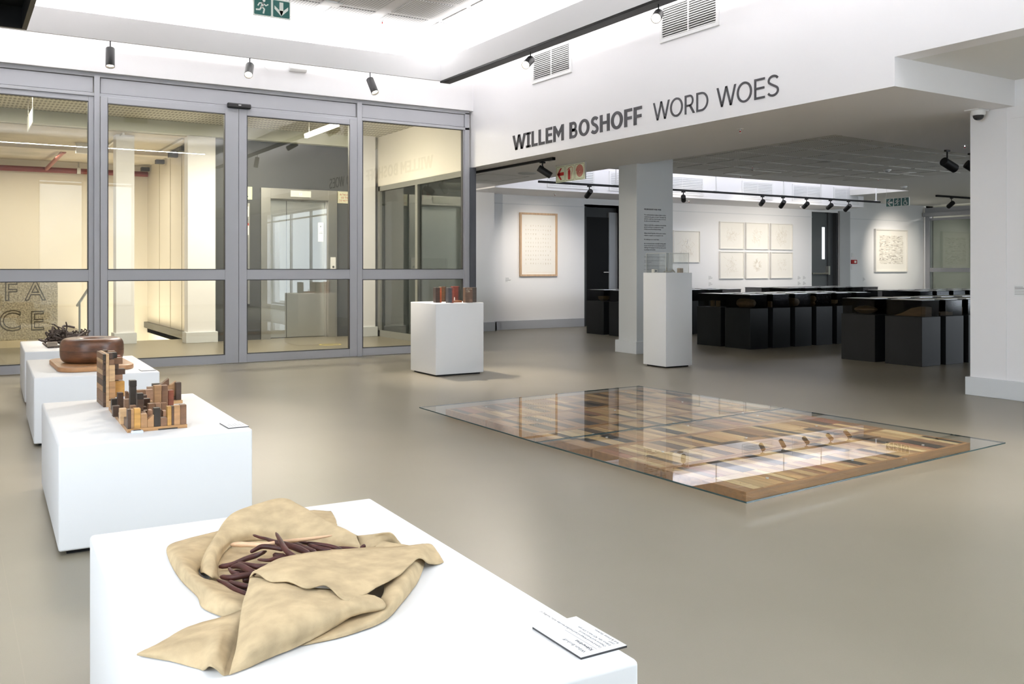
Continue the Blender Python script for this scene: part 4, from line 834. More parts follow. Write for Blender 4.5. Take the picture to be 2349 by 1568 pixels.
# ================================================================== TIMBER FLOOR PIECE
def timber():
    P00, P10, P01 = Vector((3.205, 3.075, 0)), Vector((5.275, 3.235, 0)), Vector((3.185, 6.09, 0))
    U, V = (P10 - P00), (P01 - P00)
    UL, VL = U.length, V.length
    r = random.Random(21)
    def q(u, v, z): p = P00 + U * (u / UL) + V * (v / VL); return (p.x, p.y, z)
    def qb(mb, u0, u1, v0, v1, z0, z1): return mb.hexa([q(u0, v0, z0), q(u1, v0, z0), q(u1, v1, z0), q(u0, v1, z0), q(u0, v0, z1), q(u1, v0, z1), q(u1, v1, z1), q(u0, v1, z1)])
    tones = [(.50, .32, .14), (.58, .40, .19), (.44, .265, .12), (.35, .205, .10), (.26, .145, .075), (.13, .085, .052), (.055, .045, .036), (.04, .037, .032), (.34, .15, .085), (.64, .48, .25)]
    wts = [5, 4, 4, 4, 4, 3, 3.2, 2.2, 1.6, 2.5]
    names = ['nearest', 'second nearest', 'middle', 'second furthest', 'furthest']
    for k in range(5):
        v0 = k * .606; v1 = v0 + .590; H = .045
        t = thing('timber_panel', q(UL / 2, (v0 + v1) / 2, 0), '%s of the five framed timber slat panels under the floor glass' % names[k], 'timber panel', 'timber slat panels on the floor')
        fw = .022
        for (a, b, c, d, nm) in ((0, UL, v0, v0 + fw, 'frame_rail'), (0, UL, v1 - fw, v1, 'frame_rail'), (0, fw, v0 + fw, v1 - fw, 'frame_rail'), (UL - fw, UL, v0 + fw, v1 - fw, 'frame_rail')):
            qb(MB(), a, b, c, d, 0, H).build(nm, FRAMEWOOD, t, bevel=.0015, seg=1)
        qb(MB(), fw, UL - fw, v0 + fw, v1 - fw, .006, .030).build('backing', M('dark_backing', (.03, .02, .012), .8), t)
        mid = (v0 + v1) / 2
        for c in range(2):
            u = fw; last = -1
            while u < UL - fw - .004:
                w = r.choice((.05, .06, .07, .085, .10)); w = min(w, UL - fw - u)
                if UL - fw - (u + w) < .03: w = UL - fw - u
                i = r.choices(range(10), wts)[0]
                if i == last: i = (i + 3) % 10
                last = i; f = r.uniform(.85, 1.15)
                a, b = (v0 + fw, mid) if c == 0 else (mid, v1 - fw)
                sh = r.choice((-.06, -.03, 0, 0, .04)) if c == 0 else 0
                e = .0006
                qb(MB(), u + e, u + w - e, a + e, b - e, .028, H - r.uniform(.0005, .003)).build('slat', WOODS, t, color=tuple(x * f for x in tones[i]), fix=False)
                u += w
    # glass covers on small clear pads
    def sheet(c, label, vpads):
        cx_ = sum(p[0] for p in c) / 4; cy_ = sum(p[1] for p in c) / 4
        t = thing('cover_glass', (cx_, cy_, .052), label, 'glass sheet')
        z0, z1 = .052, .0595
        vs = [(x, y, z0) for x, y in c] + [(x, y, z1) for x, y in c]
        MB().add(vs, [(0, 3, 2, 1), (4, 5, 6, 7)]).build('sheet', TOPGL, t, fix=False)
        for u in (.3, 1.03, 1.75):
            for v in vpads: p = q(u, v, .0452); MB().lathe([(.008, 0), (.008, .0068)], p, (0, 0, 1), 8).build('spacer_pad', ACRYE, t)
        MB().add(vs, [(0, 1, 5, 4), (1, 2, 6, 5), (2, 3, 7, 6), (3, 0, 4, 7)]).build('polished_edge', GEDGE, t)
        return t
    sheet([(3.033, 2.905), (5.392, 3.085), (5.322, 4.712), (3.008, 4.574)], 'near sheet of cover glass over the timber floor piece', (.12, .9, 1.42))
    sheet([(3.007, 4.582), (5.321, 4.720), (5.232, 6.302), (3.019, 6.198)], 'far sheet of cover glass over the timber floor piece', (1.56, 2.2, 2.9))
timber()
# ================================================================== SPOTLIGHTS
def spot(top, stem, aim, r, L, label, power, group, lit=True, col=(1, .90, .77), size=38, bracket=False, name='spotlight', blend=1.0):
    top = Vector(top); t = thing(name, top, label, 'spotlight', group)
    d = (Vector(aim) - top).normalized(); j = top - Vector((0, 0, stem)) 
    if bracket:
        bx(top.x - .035, top.x + .035, top.y - .018, top.y + .018, top.z - .02, top.z).build('track_adapter', BLACK, t, bevel=.003)
        MB().tube([top - Vector((0, 0, .02)), j], .009, 8).tube([j + Vector((-.014, 0, 0)), j + Vector((.014, 0, 0))], .014, 8).build('stem', BLACK, t)
    else:
        MB().tube([top, j + Vector((0, 0, .012))], .006, 8).build('stem', BLACK, t)
    c = j - d * (L * (.32 if bracket else .06)) + (Vector((0, 0, -r * .9)) if bracket else Vector((0, 0, 0)))
    MB().lathe([(r * .93, 0), (r, .004), (r, L - .002), (r * .95, L), (r * .90, L - .002), (r * .86, L - .022)], c, d, 24).build('lamp_body', BLACK, t, smooth=True)
    MB().lathe([(r * .88, 0), (r * .84, .0015)], c + d * (L - .0215), d, 20).build('lens', LENS if lit else LENSO, t)
    if power:
        l = bpy.data.lights.new('spot_lamp', 'SPOT'); l.energy = power * SPOT; l.color = col; l.spot_size = math.radians(size); l.spot_blend = blend; l.shadow_soft_size = .03
        lo = bpy.data.objects.new('spot_lamp', l); COL.objects.link(lo); lo.location = c + d * (L + .01); lo.rotation_euler = d.to_track_quat('-Z', 'Y').to_euler()
    return t
G1 = 'spotlights under the front beam of the hanging frame'
spot((1.39, 9.906, 3.385), .085, (1.25, 9.0, .4), .043, .205, 'leftmost spotlight under the hanging frame, pointing straight down', 300, G1)
spot((2.79, 9.906, 3.385), .085, (1.6, 6.9, .4), .043, .205, 'middle spotlight under the front beam, tilted to the left', 480, G1, size=34)
spot((4.19, 9.906, 3.385), .085, (4.62, 8.1, .3), .043, .205, 'spotlight under the front beam near its corner, tilted right', 700, G1, size=40)
G2 = 'spotlights under the right beam of the hanging frame'
spot((5.175, 7.985, 3.363), .085, (1.0, 4.6, .5), .043, .205, 'bright spotlight under the right beam beside the left grille', 800, G2, size=36)
spot((5.175, 5.97, 3.363), .085, (.66, 1.88, .45), .043, .205, 'bright spotlight under the right beam beside the right grille', 260, G2, size=17)
spot((5.175, 3.6, 3.363), .085, (4.7, 3.3, .05), .043, .205, 'spotlight under the near end of the right beam, above the picture', 260, G2, size=64)
# track over the lettering opening, with its single spot
tk = thing('lighting_track', (6.30, 11.2, 2.44), 'black lighting track under the beam, running to the glazing', 'lighting track')
bx(6.262, 6.302, 9.17, 13.78, 2.428, 2.4599).build('track_bar', BLACK, tk, bevel=.003)
bx(6.258, 6.306, 9.17, 9.30, 2.422, 2.4599).build('feed_box', BLACK, tk, bevel=.003)
spot((6.282, 9.42, 2.428), .07, (7.15, 8.82, 1.75), .042, .185, 'black spotlight overlapping the red fire sign', 40, 'gallery spotlights', bracket=True, size=46)
spot((6.282, 12.6, 2.428), .07, (9.2, 14.0, 1.55), .042, .185, 'spotlight behind the glazing aimed at the tall drawing', 50, 'gallery spotlights', bracket=True, size=90)
# long hanging track in the light shaft
tk2 = thing('lighting_track', (12.0, 11.9, 2.46), 'long black lighting track hung across the gallery light shaft', 'lighting track')
bx(7.86, 16.25, 11.885, 11.915, 2.445, 2.48).build('track_bar', BLACK, tk2, bevel=.003)
for x in (9.4, 11.66, 13.4, 14.45, 16.12): MB().tube([(x, 11.9, 2.48), (x, 11.9, 3.5)], .012, 8).box(x - .05, x + .05, 11.88, 11.92, 2.48, 2.49).build('hanger_rod', WPLAST, tk2)
names = ['first spotlight on the long gallery track, left of the text pillar', 'second spotlight on the long track, right beside the text pillar', 'third spotlight on the long gallery track', 'fourth spotlight on the long gallery track, seen end on', 'fifth spotlight on the long gallery track', 'sixth spotlight on the long gallery track', 'last spotlight at the right end of the long gallery track']
aims = [(9.27, 14, 1.35), (12.9, 14, 1.5), (14.2, 14, 1.75), (14.3, 14, 1.1), (15.0, 14, 1.6), (15.7, 14, 1.75), (15.7, 14, 1.1)]
for k, x in enumerate((8.85, 10.88, 12.83, 13.38, 14.03, 14.72, 15.26)):
    spot((x, 11.9, 2.445), .075, aims[k], .042, .18, names[k], (130, 52, 44, 38, 38, 44, 38)[k], 'gallery spotlights', lit=False, bracket=True, size=84 if k else 64)
spot((9.74, 6.25, 2.46), .11, (11.6, 6.0, 1.7), .052, .20, 'large black spotlight under the soffit, left of the pair at the right', 0, 'spotlights at the right soffit', lit=False, bracket=True)
spot((10.25, 6.28, 2.46), .11, (11.3, 5.5, 1.6), .052, .20, 'glaring spotlight under the soffit touching the right hand wall edge', 25, 'spotlights at the right soffit', bracket=True)
tk3 = thing('lighting_track', (19.0, 11.8, 2.65), 'short black track on the ceiling by the glazed partition', 'lighting track')
bx(18.0, 20.4, 11.78, 11.82, 2.64, 2.6799).build('track_bar', BLACK, tk3, bevel=.003)
spot((18.55, 11.8, 2.64), .09, (19.6, 14, 1.55), .048, .19, 'spotlight on the short track near the green exit sign', 230, 'gallery spotlights', lit=False, bracket=True, size=56)
tk4 = thing('lighting_track', (7.3, 3.6, 2.66), 'black track end with cable on the soffit at the upper right edge', 'lighting track')
bx(6.93, 6.97, 1.0, 3.30, 2.640, 2.6779).build('track_bar', BLACK, tk4, bevel=.003)
MB().tube([(6.95, 3.30, 2.652), (6.95, 3.36, 2.650), (6.95, 3.42, 2.66), (6.95, 3.44, 2.678)], .009, 6).build('cable', BLACK, tk4)

# ================================================================== SIGNS
def stroke_sign(t, o, u, v, n, items, d0, d1):
    for nm, mat, kind, data in items:
        mb = MB()
        if kind == 'poly': mb.prism(data, o, u, v, n, d0, d1)
        elif kind == 'polys':
            for p in data: mb.prism(p, o, u, v, n, d0, d1)
        elif kind == 'strokes':
            for pts, w in data: mb.stroke(pts, w, o, u, v, n, d0, d1)
        mb.build(nm, mat, t)
def circ(cx_, cy_, r, n=14): return [(cx_ + r * math.cos(2 * math.pi * k / n), cy_ + r * math.sin(2 * math.pi * k / n)) for k in range(n)]
def rrect(x0, y0, x1, y1, r):
    p = []
    for cx_, cy_, a in ((x1 - r, y0 + r, -90), (x1 - r, y1 - r, 0), (x0 + r, y1 - r, 90), (x0 + r, y0 + r, 180)):
        for k in range(4): b = math.radians(a + 30 * k); p.append((cx_ + r * math.cos(b), cy_ + r * math.sin(b)))
    return p
def arrow(x, y, s, ang):
    P = [(-.5, 0), (-.02, .5), (.22, .5), (-.1, .14), (.5, .14), (.5, -.14), (-.1, -.14), (.22, -.5), (-.02, -.5)]
    c, q = math.cos(ang), math.sin(ang); return [(x + s * (a * c - b * q), y + s * (a * q + b * c)) for a, b in P]
def arrow_polys(x, y, s, ang):
    c, q = math.cos(ang), math.sin(ang); R = lambda P: [(x + s * (a * c - b * q), y + s * (a * q + b * c)) for a, b in P]
    return [R([(-.5, 0), (-.14, -.14), (.5, -.14), (.5, .14), (-.14, .14)]), R([(-.5, 0), (-.1, .14), (.22, .5), (-.02, .5)]), R([(-.5, 0), (-.02, -.5), (.22, -.5), (-.1, -.14)]), R([(-.5, 0), (-.1, -.14), (-.1, .14)])]
def man(x, y, s, f=1):
    P = lambda pts: [(x + f * a * s, y + b * s) for a, b in pts]
    return [(P([(.02, .22), (-.06, -.02)]), .15 * s), (P([(-.06, .0), (.10, -.14), (.04, -.42)]), .10 * s), (P([(-.06, .0), (-.18, -.2), (-.42, -.22)]), .10 * s), (P([(.0, .22), (.2, .08), (.34, .18)]), .08 * s), (P([(.0, .22), (-.2, .2), (-.3, .02)]), .08 * s)], circ(x + f * .08 * s, y + .38 * s, .085 * s)
def fire_sign(o, u, v, n, s, label, arrow_ang, name='fire_sign', hooks=True):
    o, u, v, n = map(Vector, (o, u, v, n)); t = thing(name, o, label, 'sign')
    MB().prism([(0, 0), (3 * s, 0), (3 * s, s), (0, s)], o, u, v, n, -.012, 0).build('panel', PHOTOL, t)
    br = MB()
    for k in range(3): br.stroke(rrect(k * s + .06 * s, .06 * s, (k + 1) * s - .06 * s, .94 * s, .08 * s), .015 * s, o, u, v, n, 0, .0008, True)
    br.build('border', INKD, t)
    MB().prism([(3 * s, 0), (3 * s + .012, 0), (3 * s + .012, s), (3 * s, s)], o, u, v, n, -.014, .002).build('end_rail', STEELF, t)
    a = MB()
    for p in arrow_polys(.5 * s, .5 * s, .72 * s, arrow_ang): a.prism(p, o, u, v, n, 0, .001)
    a.build('arrow', SIGNRED, t)
    e = MB(); c = 1.42 * s
    e.prism(rrect(c - .13 * s, .10 * s, c + .13 * s, .66 * s, .07 * s), o, u, v, n, 0, .001); e.prism([(c - .07 * s, .66 * s), (c + .07 * s, .66 * s), (c + .05 * s, .76 * s), (c - .05 * s, .76 * s)], o, u, v, n, 0, .001)
    e.stroke([(c - .22 * s, .68 * s), (c - .02 * s, .80 * s), (c + .04 * s, .84 * s)], .04 * s, o, u, v, n, 0, .001)
    e.build('extinguisher', SIGNRED, t)
    MB().stroke([(c + .04 * s, .78 * s), (c + .2 * s, .86 * s), (c + .34 * s, .8 * s), (c + .34 * s, .62 * s), (c + .24 * s, .42 * s), (c + .2 * s, .12 * s)], .03 * s, o, u, v, n, 0, .001).build('hose', SIGNRED, t)
    sp = [(2.5 * s + s * (.03 + .34 * k / 88) * math.cos(k * .32), .52 * s + s * (.03 + .34 * k / 88) * math.sin(k * .32)) for k in range(89)]
    MB().stroke(sp, .05 * s, o, u, v, n, 0, .001).build('hose_reel', SIGNRED, t)
    if hooks:
        h = MB()
        for a_ in (.03 * s, 3 * s): 
            p = o + u * a_ + v * s
            h.tube([p, p + v * .012], .002, 5); h.tube([p + v * .012 + (u * math.cos(q * .7) + v * math.sin(q * .7)) * .007 + v * .007 for q in range(10)], .0017, 5); h.tube([p + v * .024, p + v * .05], .002, 5)
        h.build('hook', STEELF, t)
    return t
fire_sign((6.80, 9.88, 2.226), (0, -1, 0), (0, 0, 1), (-1, 0, 0), .2125, 'cream fire equipment sign with red arrow, extinguisher and hose reel', 0)
fire_sign((6.55, 13.62, 2.21), (0, -1, 0), (0, 0, 1), (-1, 0, 0), .20, 'fire sign with red down arrow seen through the right glazing', math.pi / 2)
# running man sign hanging at the top edge
def exit_sign(o, u, v, n, s, kinds, label, wires):
    o, u, v, n = map(Vector, (o, u, v, n)); k = len(kinds); t = thing('exit_sign', o, label, 'sign')
    MB().prism([(0, 0), (k * s, 0), (k * s, s), (0, s)], o, u, v, n, -.012, 0).build('panel', SIGNW, t)
    for i, kd in enumerate(kinds):
        x = (i + .5) * s; y = .5 * s
        MB().prism(rrect(i * s + .055 * s, .06 * s, (i + 1) * s - .055 * s, .94 * s, .05 * s), o, u, v, n, 0, .0008).build('green_field', GREEN, t)
        mb = MB()
        if kd == 'run':
            st, hd = man(x, y, s * .86)
            for pts, w in st: mb.stroke(pts, w, o, u, v, n, .0008, .0016)
            mb.prism(hd, o, u, v, n, .0008, .0016); mb.build('running_figure', SIGNW, t)
        elif kd in ('down', 'left'):
            for p in arrow_polys(x, y, s * .74, math.pi / 2 if kd == 'down' else 0): mb.prism(p, o, u, v, n, .0008, .0016)
            mb.build('arrow', SIGNW, t)
        else:
            mb.prism(circ(x - .02 * s, y + .33 * s, .07 * s), o, u, v, n, .0008, .0016)
            mb.stroke([(x - .02 * s, y + .22 * s), (x - .02 * s, y - .02 * s), (x + .16 * s, y - .04 * s), (x + .22 * s, y - .3 * s)], .08 * s, o, u, v, n, .0008, .0016)
            mb.stroke([(x + .02 * s + .23 * s * math.cos(a * .42 + 2.1), y - .14 * s + .23 * s * math.sin(a * .42 + 2.1)) for a in range(11)], .055 * s, o, u, v, n, .0008, .0016)
            mb.stroke([(x - .02 * s, y + .1 * s), (x + .18 * s, y + .08 * s)], .06 * s, o, u, v, n, .0008, .0016)
            mb.build('wheelchair_figure', SIGNW, t)
    w = MB()
    for a_ in (.06 * s, (k - .06) * s): p = o + u * a_ + v * s; w.tube([p, p + v * wires], .002, 5)
    w.build('wire', STEELF, t); return t
exit_sign((2.14, 7.5, 3.19), (1, 0, 0), (0, 0, 1), (0, -1, 0), .157, ('run', 'down'), 'green running man sign hanging at the top edge of the picture', .57)
exit_sign((15.0, 10.86, 2.255), (0, -1, 0), (0, 0, 1), (-1, 0, 0), .163, ('left', 'run', 'chair'), 'green three part exit sign hanging in the gallery', .262)

# ================================================================== CEILING FITTINGS
def sprinkler(x, y, z, label, s=1.):
    t = thing('sprinkler', (x, y, z), label, 'sprinkler', 'ceiling sprinklers')
    MB().lathe([(.032 * s, 0), (.030 * s, -.004 * s)], (x, y, z), (0, 0, 1), 14).build('rosette', WPLAST, t)
    MB().lathe([(.010 * s, -.004 * s), (.009 * s, -.02 * s), (.004 * s, -.022 * s), (.004 * s, -.035 * s), (.014 * s, -.037 * s), (.014 * s, -.040 * s)], (x, y, z), (0, 0, 1), 10).build('head', CHROME, t)
    MB().lathe([(.006 * s, -.020 * s), (.006 * s, -.034 * s)], (x, y, z), (0, 0, 1), 8).build('bulb', SIGNRED, t)
sprinkler(4.195, 9.565, 3.92, 'sprinkler in the white hall ceiling', 1.2)
for x, y, z, l in ((6.55, 6.36, 2.46, 'sprinkler under the wide beam, right below the lettering'), (10.55, 9.99, 2.68, 'sprinkler beside the access hatch frame'), (9.13, 6.46, 2.68 - .0, 'sprinkler on the low ceiling left of the two right spotlights'), (9.52, 5.9, 2.46, 'sprinkler on the soffit between the two right spotlights'), (13.92, 10.23, 2.68, 'sprinkler on the low ceiling above the green exit sign'), (11.47, 11.13, 2.68, 'sprinkler at the edge of the light shaft'), (9.2, 13.4, 2.44, 'sprinkler under the bulkhead above the tall drawing'), (12.4, 13.4, 2.44, 'sprinkler under the bulkhead right of the text pillar'), (15.6, 13.4, 2.44, 'sprinkler under the bulkhead above the six drawings')): sprinkler(x, y, z, l)
def dome(x, y, z, r, label, name='smoke_detector', cat='detector'):
    t = thing(name, (x, y, z), label, cat)
    MB().lathe([(r, 0), (r, -.012), (r * .8, -.03), (r * .62, -.034)], (x, y, z), (0, 0, 1), 18).build('base', WPLAST, t, smooth=True)
    MB().lathe([(r * .55, -.034), (r * .5, -.045), (r * .2, -.052)], (x, y, z), (0, 0, 1), 14).build('sensor_head', M('detector_grey', (.35, .35, .35), .4), t, smooth=True)
dome(12.7, 9.17, 2.68, .06, 'white detector dome on the low gallery ceiling'); dome(15.6, 10.9, 2.68, .06, 'small detector above the green exit sign')
tg = bx(13.3, 13.5, 9.2, 9.38, 2.668, 2.6799).build('ceiling_plate', WPLAST, bevel=.004); tag(tg, 'flat white cover plate on the low gallery ceiling', 'cover plate')
tg = MB().lathe([(.10, 0), (.10, -.006), (.085, -.012), (.07, -.012)], (11.0, 9.0, 2.68), (0, 0, 1), 20).build('ceiling_disc', M('disc_grey', (.45, .44, .41), .5), smooth=True); tag(tg, 'round grey flush disc in the perforated gallery ceiling', 'ceiling disc')
tg = bx(3.36, 3.56, 9.16, 9.30, 3.90, 3.9199).build('ceiling_plate', WPLAST, bevel=.004); tag(tg, 'white box on the hall ceiling right of the running man sign', 'cover plate')
hq = MB().box(10.93, 11.60, 10.35, 10.37, 2.668, 2.6799).box(10.93, 11.60, 10.97, 10.99, 2.668, 2.6799).box(10.93, 10.95, 10.35, 10.99, 2.668, 2.6799).box(11.58, 11.60, 10.35, 10.99, 2.668, 2.6799).build('access_hatch', M('hatch_white', (.78, .78, .74), .5)); tag(hq, 'thin white access hatch frame in the perforated gallery ceiling', 'hatch')
tg = MB().lathe([(.135, 0), (.135, -.006), (.12, -.012), (.10, -.012)], (7.02, 10.92, 2.46), (0, 0, 1), 28).build('ceiling_speaker', M('speaker_grille', (.5, .51, .52), .6), smooth=True); tag(tg, 'round speaker in the soffit left of the fire sign', 'speaker')
tg = MB().box(6.55, 6.56, 11.3, 12.2, 2.4585, 2.4599).box(7.3, 7.31, 11.3, 12.2, 2.4585, 2.4599).box(6.55, 7.31, 11.3, 11.31, 2.4585, 2.4599).box(6.55, 7.31, 12.19, 12.2, 2.4585, 2.4599).build('ceiling_hatch', M('panel_line', (.35, .35, .34), .6)); tag(tg, 'flush access panel outline in the soffit by the glazing', 'hatch')
cv = thing('security_camera', (7.50, 4.53, 2.46), 'white dome security camera under the beam at the right wall', 'security camera')
bx(7.41, 7.57, 4.47, 4.60, 2.448, 2.4599).build('mount_plate', WPLAST, cv, bevel=.003)
MB().lathe([(.058, 0), (.058, -.03), (.05, -.04), (.045, -.04)], (7.49, 4.52, 2.448), (0, 0, 1), 24).build('housing', WPLAST, cv, smooth=True)
MB().lathe([(.045, -.04), (.042, -.058), (.03, -.073), (.012, -.08), (.004, -.081)], (7.49, 4.52, 2.448), (0, 0, 1), 20).build('smoked_dome', M('dome_black', (.02, .02, .022), .08), cv, smooth=True)
# black open box hanging at the upper left corner
bb = thing('black_ceiling_box', (-.2, 7.1, 2.9), 'black open bottomed box hanging at the upper left corner', 'ceiling box')
bm_ = MB(); bm_.box(.475, .508, 6.3, 7.78, 2.90, 3.25).box(-1.1, .475, 7.745, 7.78, 2.90, 3.25).box(-1.1, .475, 6.3, 6.335, 2.90, 3.25).box(-1.1, .475, 6.335, 7.745, 3.06, 3.09)
bm_.build('housing', BLACKM, bb)
MB().box(.10, .125, 7.0, 7.62, 2.97, 3.06).box(.17, .195, 7.0, 7.62, 2.97, 3.06).box(.125, .17, 7.3, 7.36, 2.985, 3.0).build('bracket', STEELF, bb)
MB().tube([(.2, 7.72, 3.25), (.2, 7.72, 3.92)], .01, 6).tube([(-.8, 7.0, 3.25), (-.8, 7.0, 3.92)], .01, 6).build('hanger', BLACK, bb)

# ================================================================== FRAMED WORKS
YW = 14.05
def framed(x0, x1, z0, z1, label, fmat, fw=.022, depth=.045, group=None, mount=0):
    t = thing('framed_drawing', ((x0 + x1) / 2, YW, z0), label, 'picture', group)
    y0 = YW - depth; f = MB()
    f.box(x0, x1, y0, YW - .004, z0, z0 + fw).box(x0, x1, y0, YW - .004, z1 - fw, z1).box(x0, x0 + fw, y0, YW - .004, z0 + fw, z1 - fw).box(x1 - fw, x1, y0, YW - .004, z0 + fw, z1 - fw)
    f.build('frame', fmat, t, bevel=.002, seg=1)
    bx(x0 + fw, x1 - fw, YW - .022, YW - .006, z0 + fw, z1 - fw).build('paper', PAPER, t)
    return t
t = framed(8.856, 9.68, .961, 2.126, 'tall drawing of tiny marks in a pale wood frame', FRAMEO, .035)
rg = random.Random(4); mk = MB()
for j in range(10):
    for i in range(11):
        if rg.random() < .07: continue
        x = 8.99 + i * .0545; z = 1.90 - j * .077; w = rg.uniform(.004, .010); h = rg.uniform(.018, .034)
        mk.box(x - w / 2, x + w / 2, YW - .0226, YW - .022, z - h, z)
        if rg.random() < .5: mk.box(x - w * 1.3, x + w * 1.3, YW - .0226, YW - .022, z - .006, z)
m_ = mk.build('pen_marks', PENCIL, t); m_['kind'] = 'stuff'
MB().box(9.0, 9.6, YW - .0226, YW - .022, 1.035, 1.038).build('caption_line', PENCIL, t)
def scribble(t, cx_, cz, w, h, n, seed, style):
    r = random.Random(seed); mb = MB()
    for k in range(n):
        if style == 0: a = (cx_ + r.uniform(-w, w), cz + r.uniform(-h, h)); b = (a[0] + r.gauss(0, .05), a[1] + r.gauss(0, .05))
        elif style == 1: q = r.uniform(0, 6.28); rr0, rr1 = r.uniform(.35, .6), r.uniform(.6, 1.1); a = (cx_ + w * rr0 * math.cos(q) * .7, cz + h * rr0 * math.sin(q)); b = (cx_ + w * rr1 * math.cos(q), cz + h * rr1 * math.sin(q))
        else: i, j = r.randint(-5, 5), r.randint(-5, 5); a = (cx_ + w * i / 5, cz + h * j / 5); b = (a[0] + (w / 5 if r.random() < .5 else 0), a[1] + r.choice((0, h / 5)))
        c = ((a[0] + b[0]) / 2 + r.gauss(0, .012), (a[1] + b[1]) / 2 + r.gauss(0, .012))
        mb.stroke([a, c, b], .0022, (0, YW - .022, 0), (1, 0, 0), (0, 0, 1), (0, -1, 0), 0, .0006)
    o = mb.build('drawing', PENCIL, t); o['kind'] = 'stuff'
six = ['top left', 'top middle', 'top right', 'bottom left', 'bottom middle', 'bottom right']
for k in range(6):
    i, j = k % 3, k // 3; x0 = (13.838, 14.607, 15.371)[i]; z0 = (1.517, .887)[j]
    t = framed(x0, x0 + (.713, .703, .698)[i], z0, z0 + .58, '%s of the six faint pencil drawings in white frames' % six[k], FRAMEW, .018, group='six white framed drawings')
    scribble(t, x0 + .36, z0 + .29, (.15, .12, .15, .15, .14, .13)[k], (.12, .15, .15, .14, .14, .12)[k], (60, 55, 110, 70, 90, 80)[k], 30 + k, (0, 0, 0, 0, 1, 2)[k])
t = framed(12.55, 13.275, 1.228, 1.88, 'single faint drawing with one dark stroke, behind the acrylic case', FRAMEW, .018)
scribble(t, 12.93, 1.53, .17, .15, 60, 9, 0)
MB().stroke([(12.92, 1.60), (12.95, 1.70)], .006, (0, YW - .022, 0), (1, 0, 0), (0, 0, 1), (0, -1, 0), 0, .0008).build('dark_stroke', INK, t)
t = framed(18.94, 20.19, 1.02, 2.06, 'white framed brick-like text picture near the glazed partition', FRAMEW, .03, .06)
rg = random.Random(8); mats_ = [M('text_tone_a', (.72, .69, .62), .8), M('text_tone_b', (.56, .53, .47), .8), M('text_tone_c', (.34, .31, .27), .8)]
bks = [MB(), MB(), MB()]
for j in range(34):
    x = 19.12 + rg.uniform(-.01, .03)
    while x < 20.02:
        w = rg.choice((.04, .06, .08, .10)); q = rg.choices((0, 1, 2, None), (6, 3, .8, 1.5))[0]; z = 1.905 - j * .0204
        if q is not None: bks[q].box(x, min(x + w * .93, 20.05), YW - .0228, YW - .022, z - .0165, z)
        x += w
for b_, m_ in zip(bks, mats_): o = b_.build('text_bricks', m_, t); o['kind'] = 'stuff'
def wall_card(x, z, w, h, label, plane='y', yy=YW):
    t = thing('wall_caption', (x, yy, z), label, 'caption card')
    bx(x, x + w, yy - .004, yy - .0005, z, z + h).build('card', PAPERW, t)
    q = MB()
    for k in range(5): q.box(x + .01, x + .01 + w * (.45, .5, .78, .7, .3)[k], yy - .0046, yy - .004, z + h - .018 - k * .015, z + h - .013 - k * .015)
    q.build('print', INK, t)
wall_card(8.555, .847, .15, .098, 'caption card left of the tall wood framed drawing')
wall_card(13.545, .868, .13, .088, 'upper caption card left of the six drawings'); wall_card(13.545, .735, .13, .088, 'lower caption card left of the six drawings')
for x, z, l in ((16.262, .862, 'upper left card of the four right of the six drawings'), (16.434, .862, 'upper right card of the four right of the six drawings'), (16.262, .735, 'lower left card of the four right of the six drawings'), (16.434, .735, 'lower right card of the four right of the six drawings')): wall_card(x, z, .118, .08, l)
wall_card(18.535, .79, .10, .105, 'caption card below left of the brick-like text picture')
t = thing('wall_caption', (7.6, 4.22, .862), 'caption card on the white wall at the right picture edge', 'caption card')
bx(7.596, 7.5995, 4.02, 4.276, .868, .965).build('card', PAPERW, t)
q = MB()
for k in range(6): q.box(7.5954, 7.596, 4.268 - (.07, .09, .12, .13, .12, .08)[k], 4.268, .947 - k * .0125, .950 - k * .0125 + (.003 if k == 1 else 0))
q.build('print', INK, t)
cp = thing('fire_call_point', (18.18, YW, 1.21), 'red fire alarm call point on the gallery wall', 'alarm')
bx(18.10, 18.27, YW - .05, YW - .001, 1.215, 1.31).build('box', SIGNRED, cp, bevel=.006); bx(18.165, 18.235, YW - .0515, YW - .05, 1.235, 1.29).build('press_panel', SIGNW, cp)
for z, l in ((1.37, 'white switch plate above the red alarm'), (1.08, 'white switch plate below the red alarm')): tg = bx(18.12, 18.19, YW - .012, YW - .001, z, z + .10).build('switch_plate', WPLAST, bevel=.003); tag(tg, l, 'switch')

# ================================================================== BLACK STEEL CASES
def make_case():
    t = thing('steel_case', (0, 0, 0), 'x', 'display case')
    w, d = .345, .475
    bx(0, w, 0, d, 0, .555).build('steel_base', BLACKM, t, bevel=.002, seg=1)
    for nm, q in (('mesh_side', (.012, w - .012, .012, .015)), ('mesh_side', (.012, w - .012, d - .015, d - .012)), ('mesh_side', (.012, .015, .015, d - .015)), ('mesh_side', (w - .015, w - .012, .015, d - .015))):
        bx(*q, .555, .735).build(nm, DARKCASE, t)
    bx(.006, w - .006, .006, d - .006, .735, .744).build('lid', BLACKM, t, bevel=.002, seg=1)
    bx(.04, w - .04, .05, d - .05, .744, .7465).build('text_plate', M('plate_aluminium', (.82, .82, .82), .3, .85), t)
    return t
proto = make_case(); first = True
XS = [9.285 + .445 * k for k in range(6)]; XS2 = [13.05 + .445 * k for k in range(6)]
YS = [6.26, 6.87, 8.83, 9.39, 11.47, 12.09]
rowname = ['nearest', 'second', 'third', 'fourth', 'fifth', 'sixth']
ordn = rowname[:]; ordn[0] = 'first'
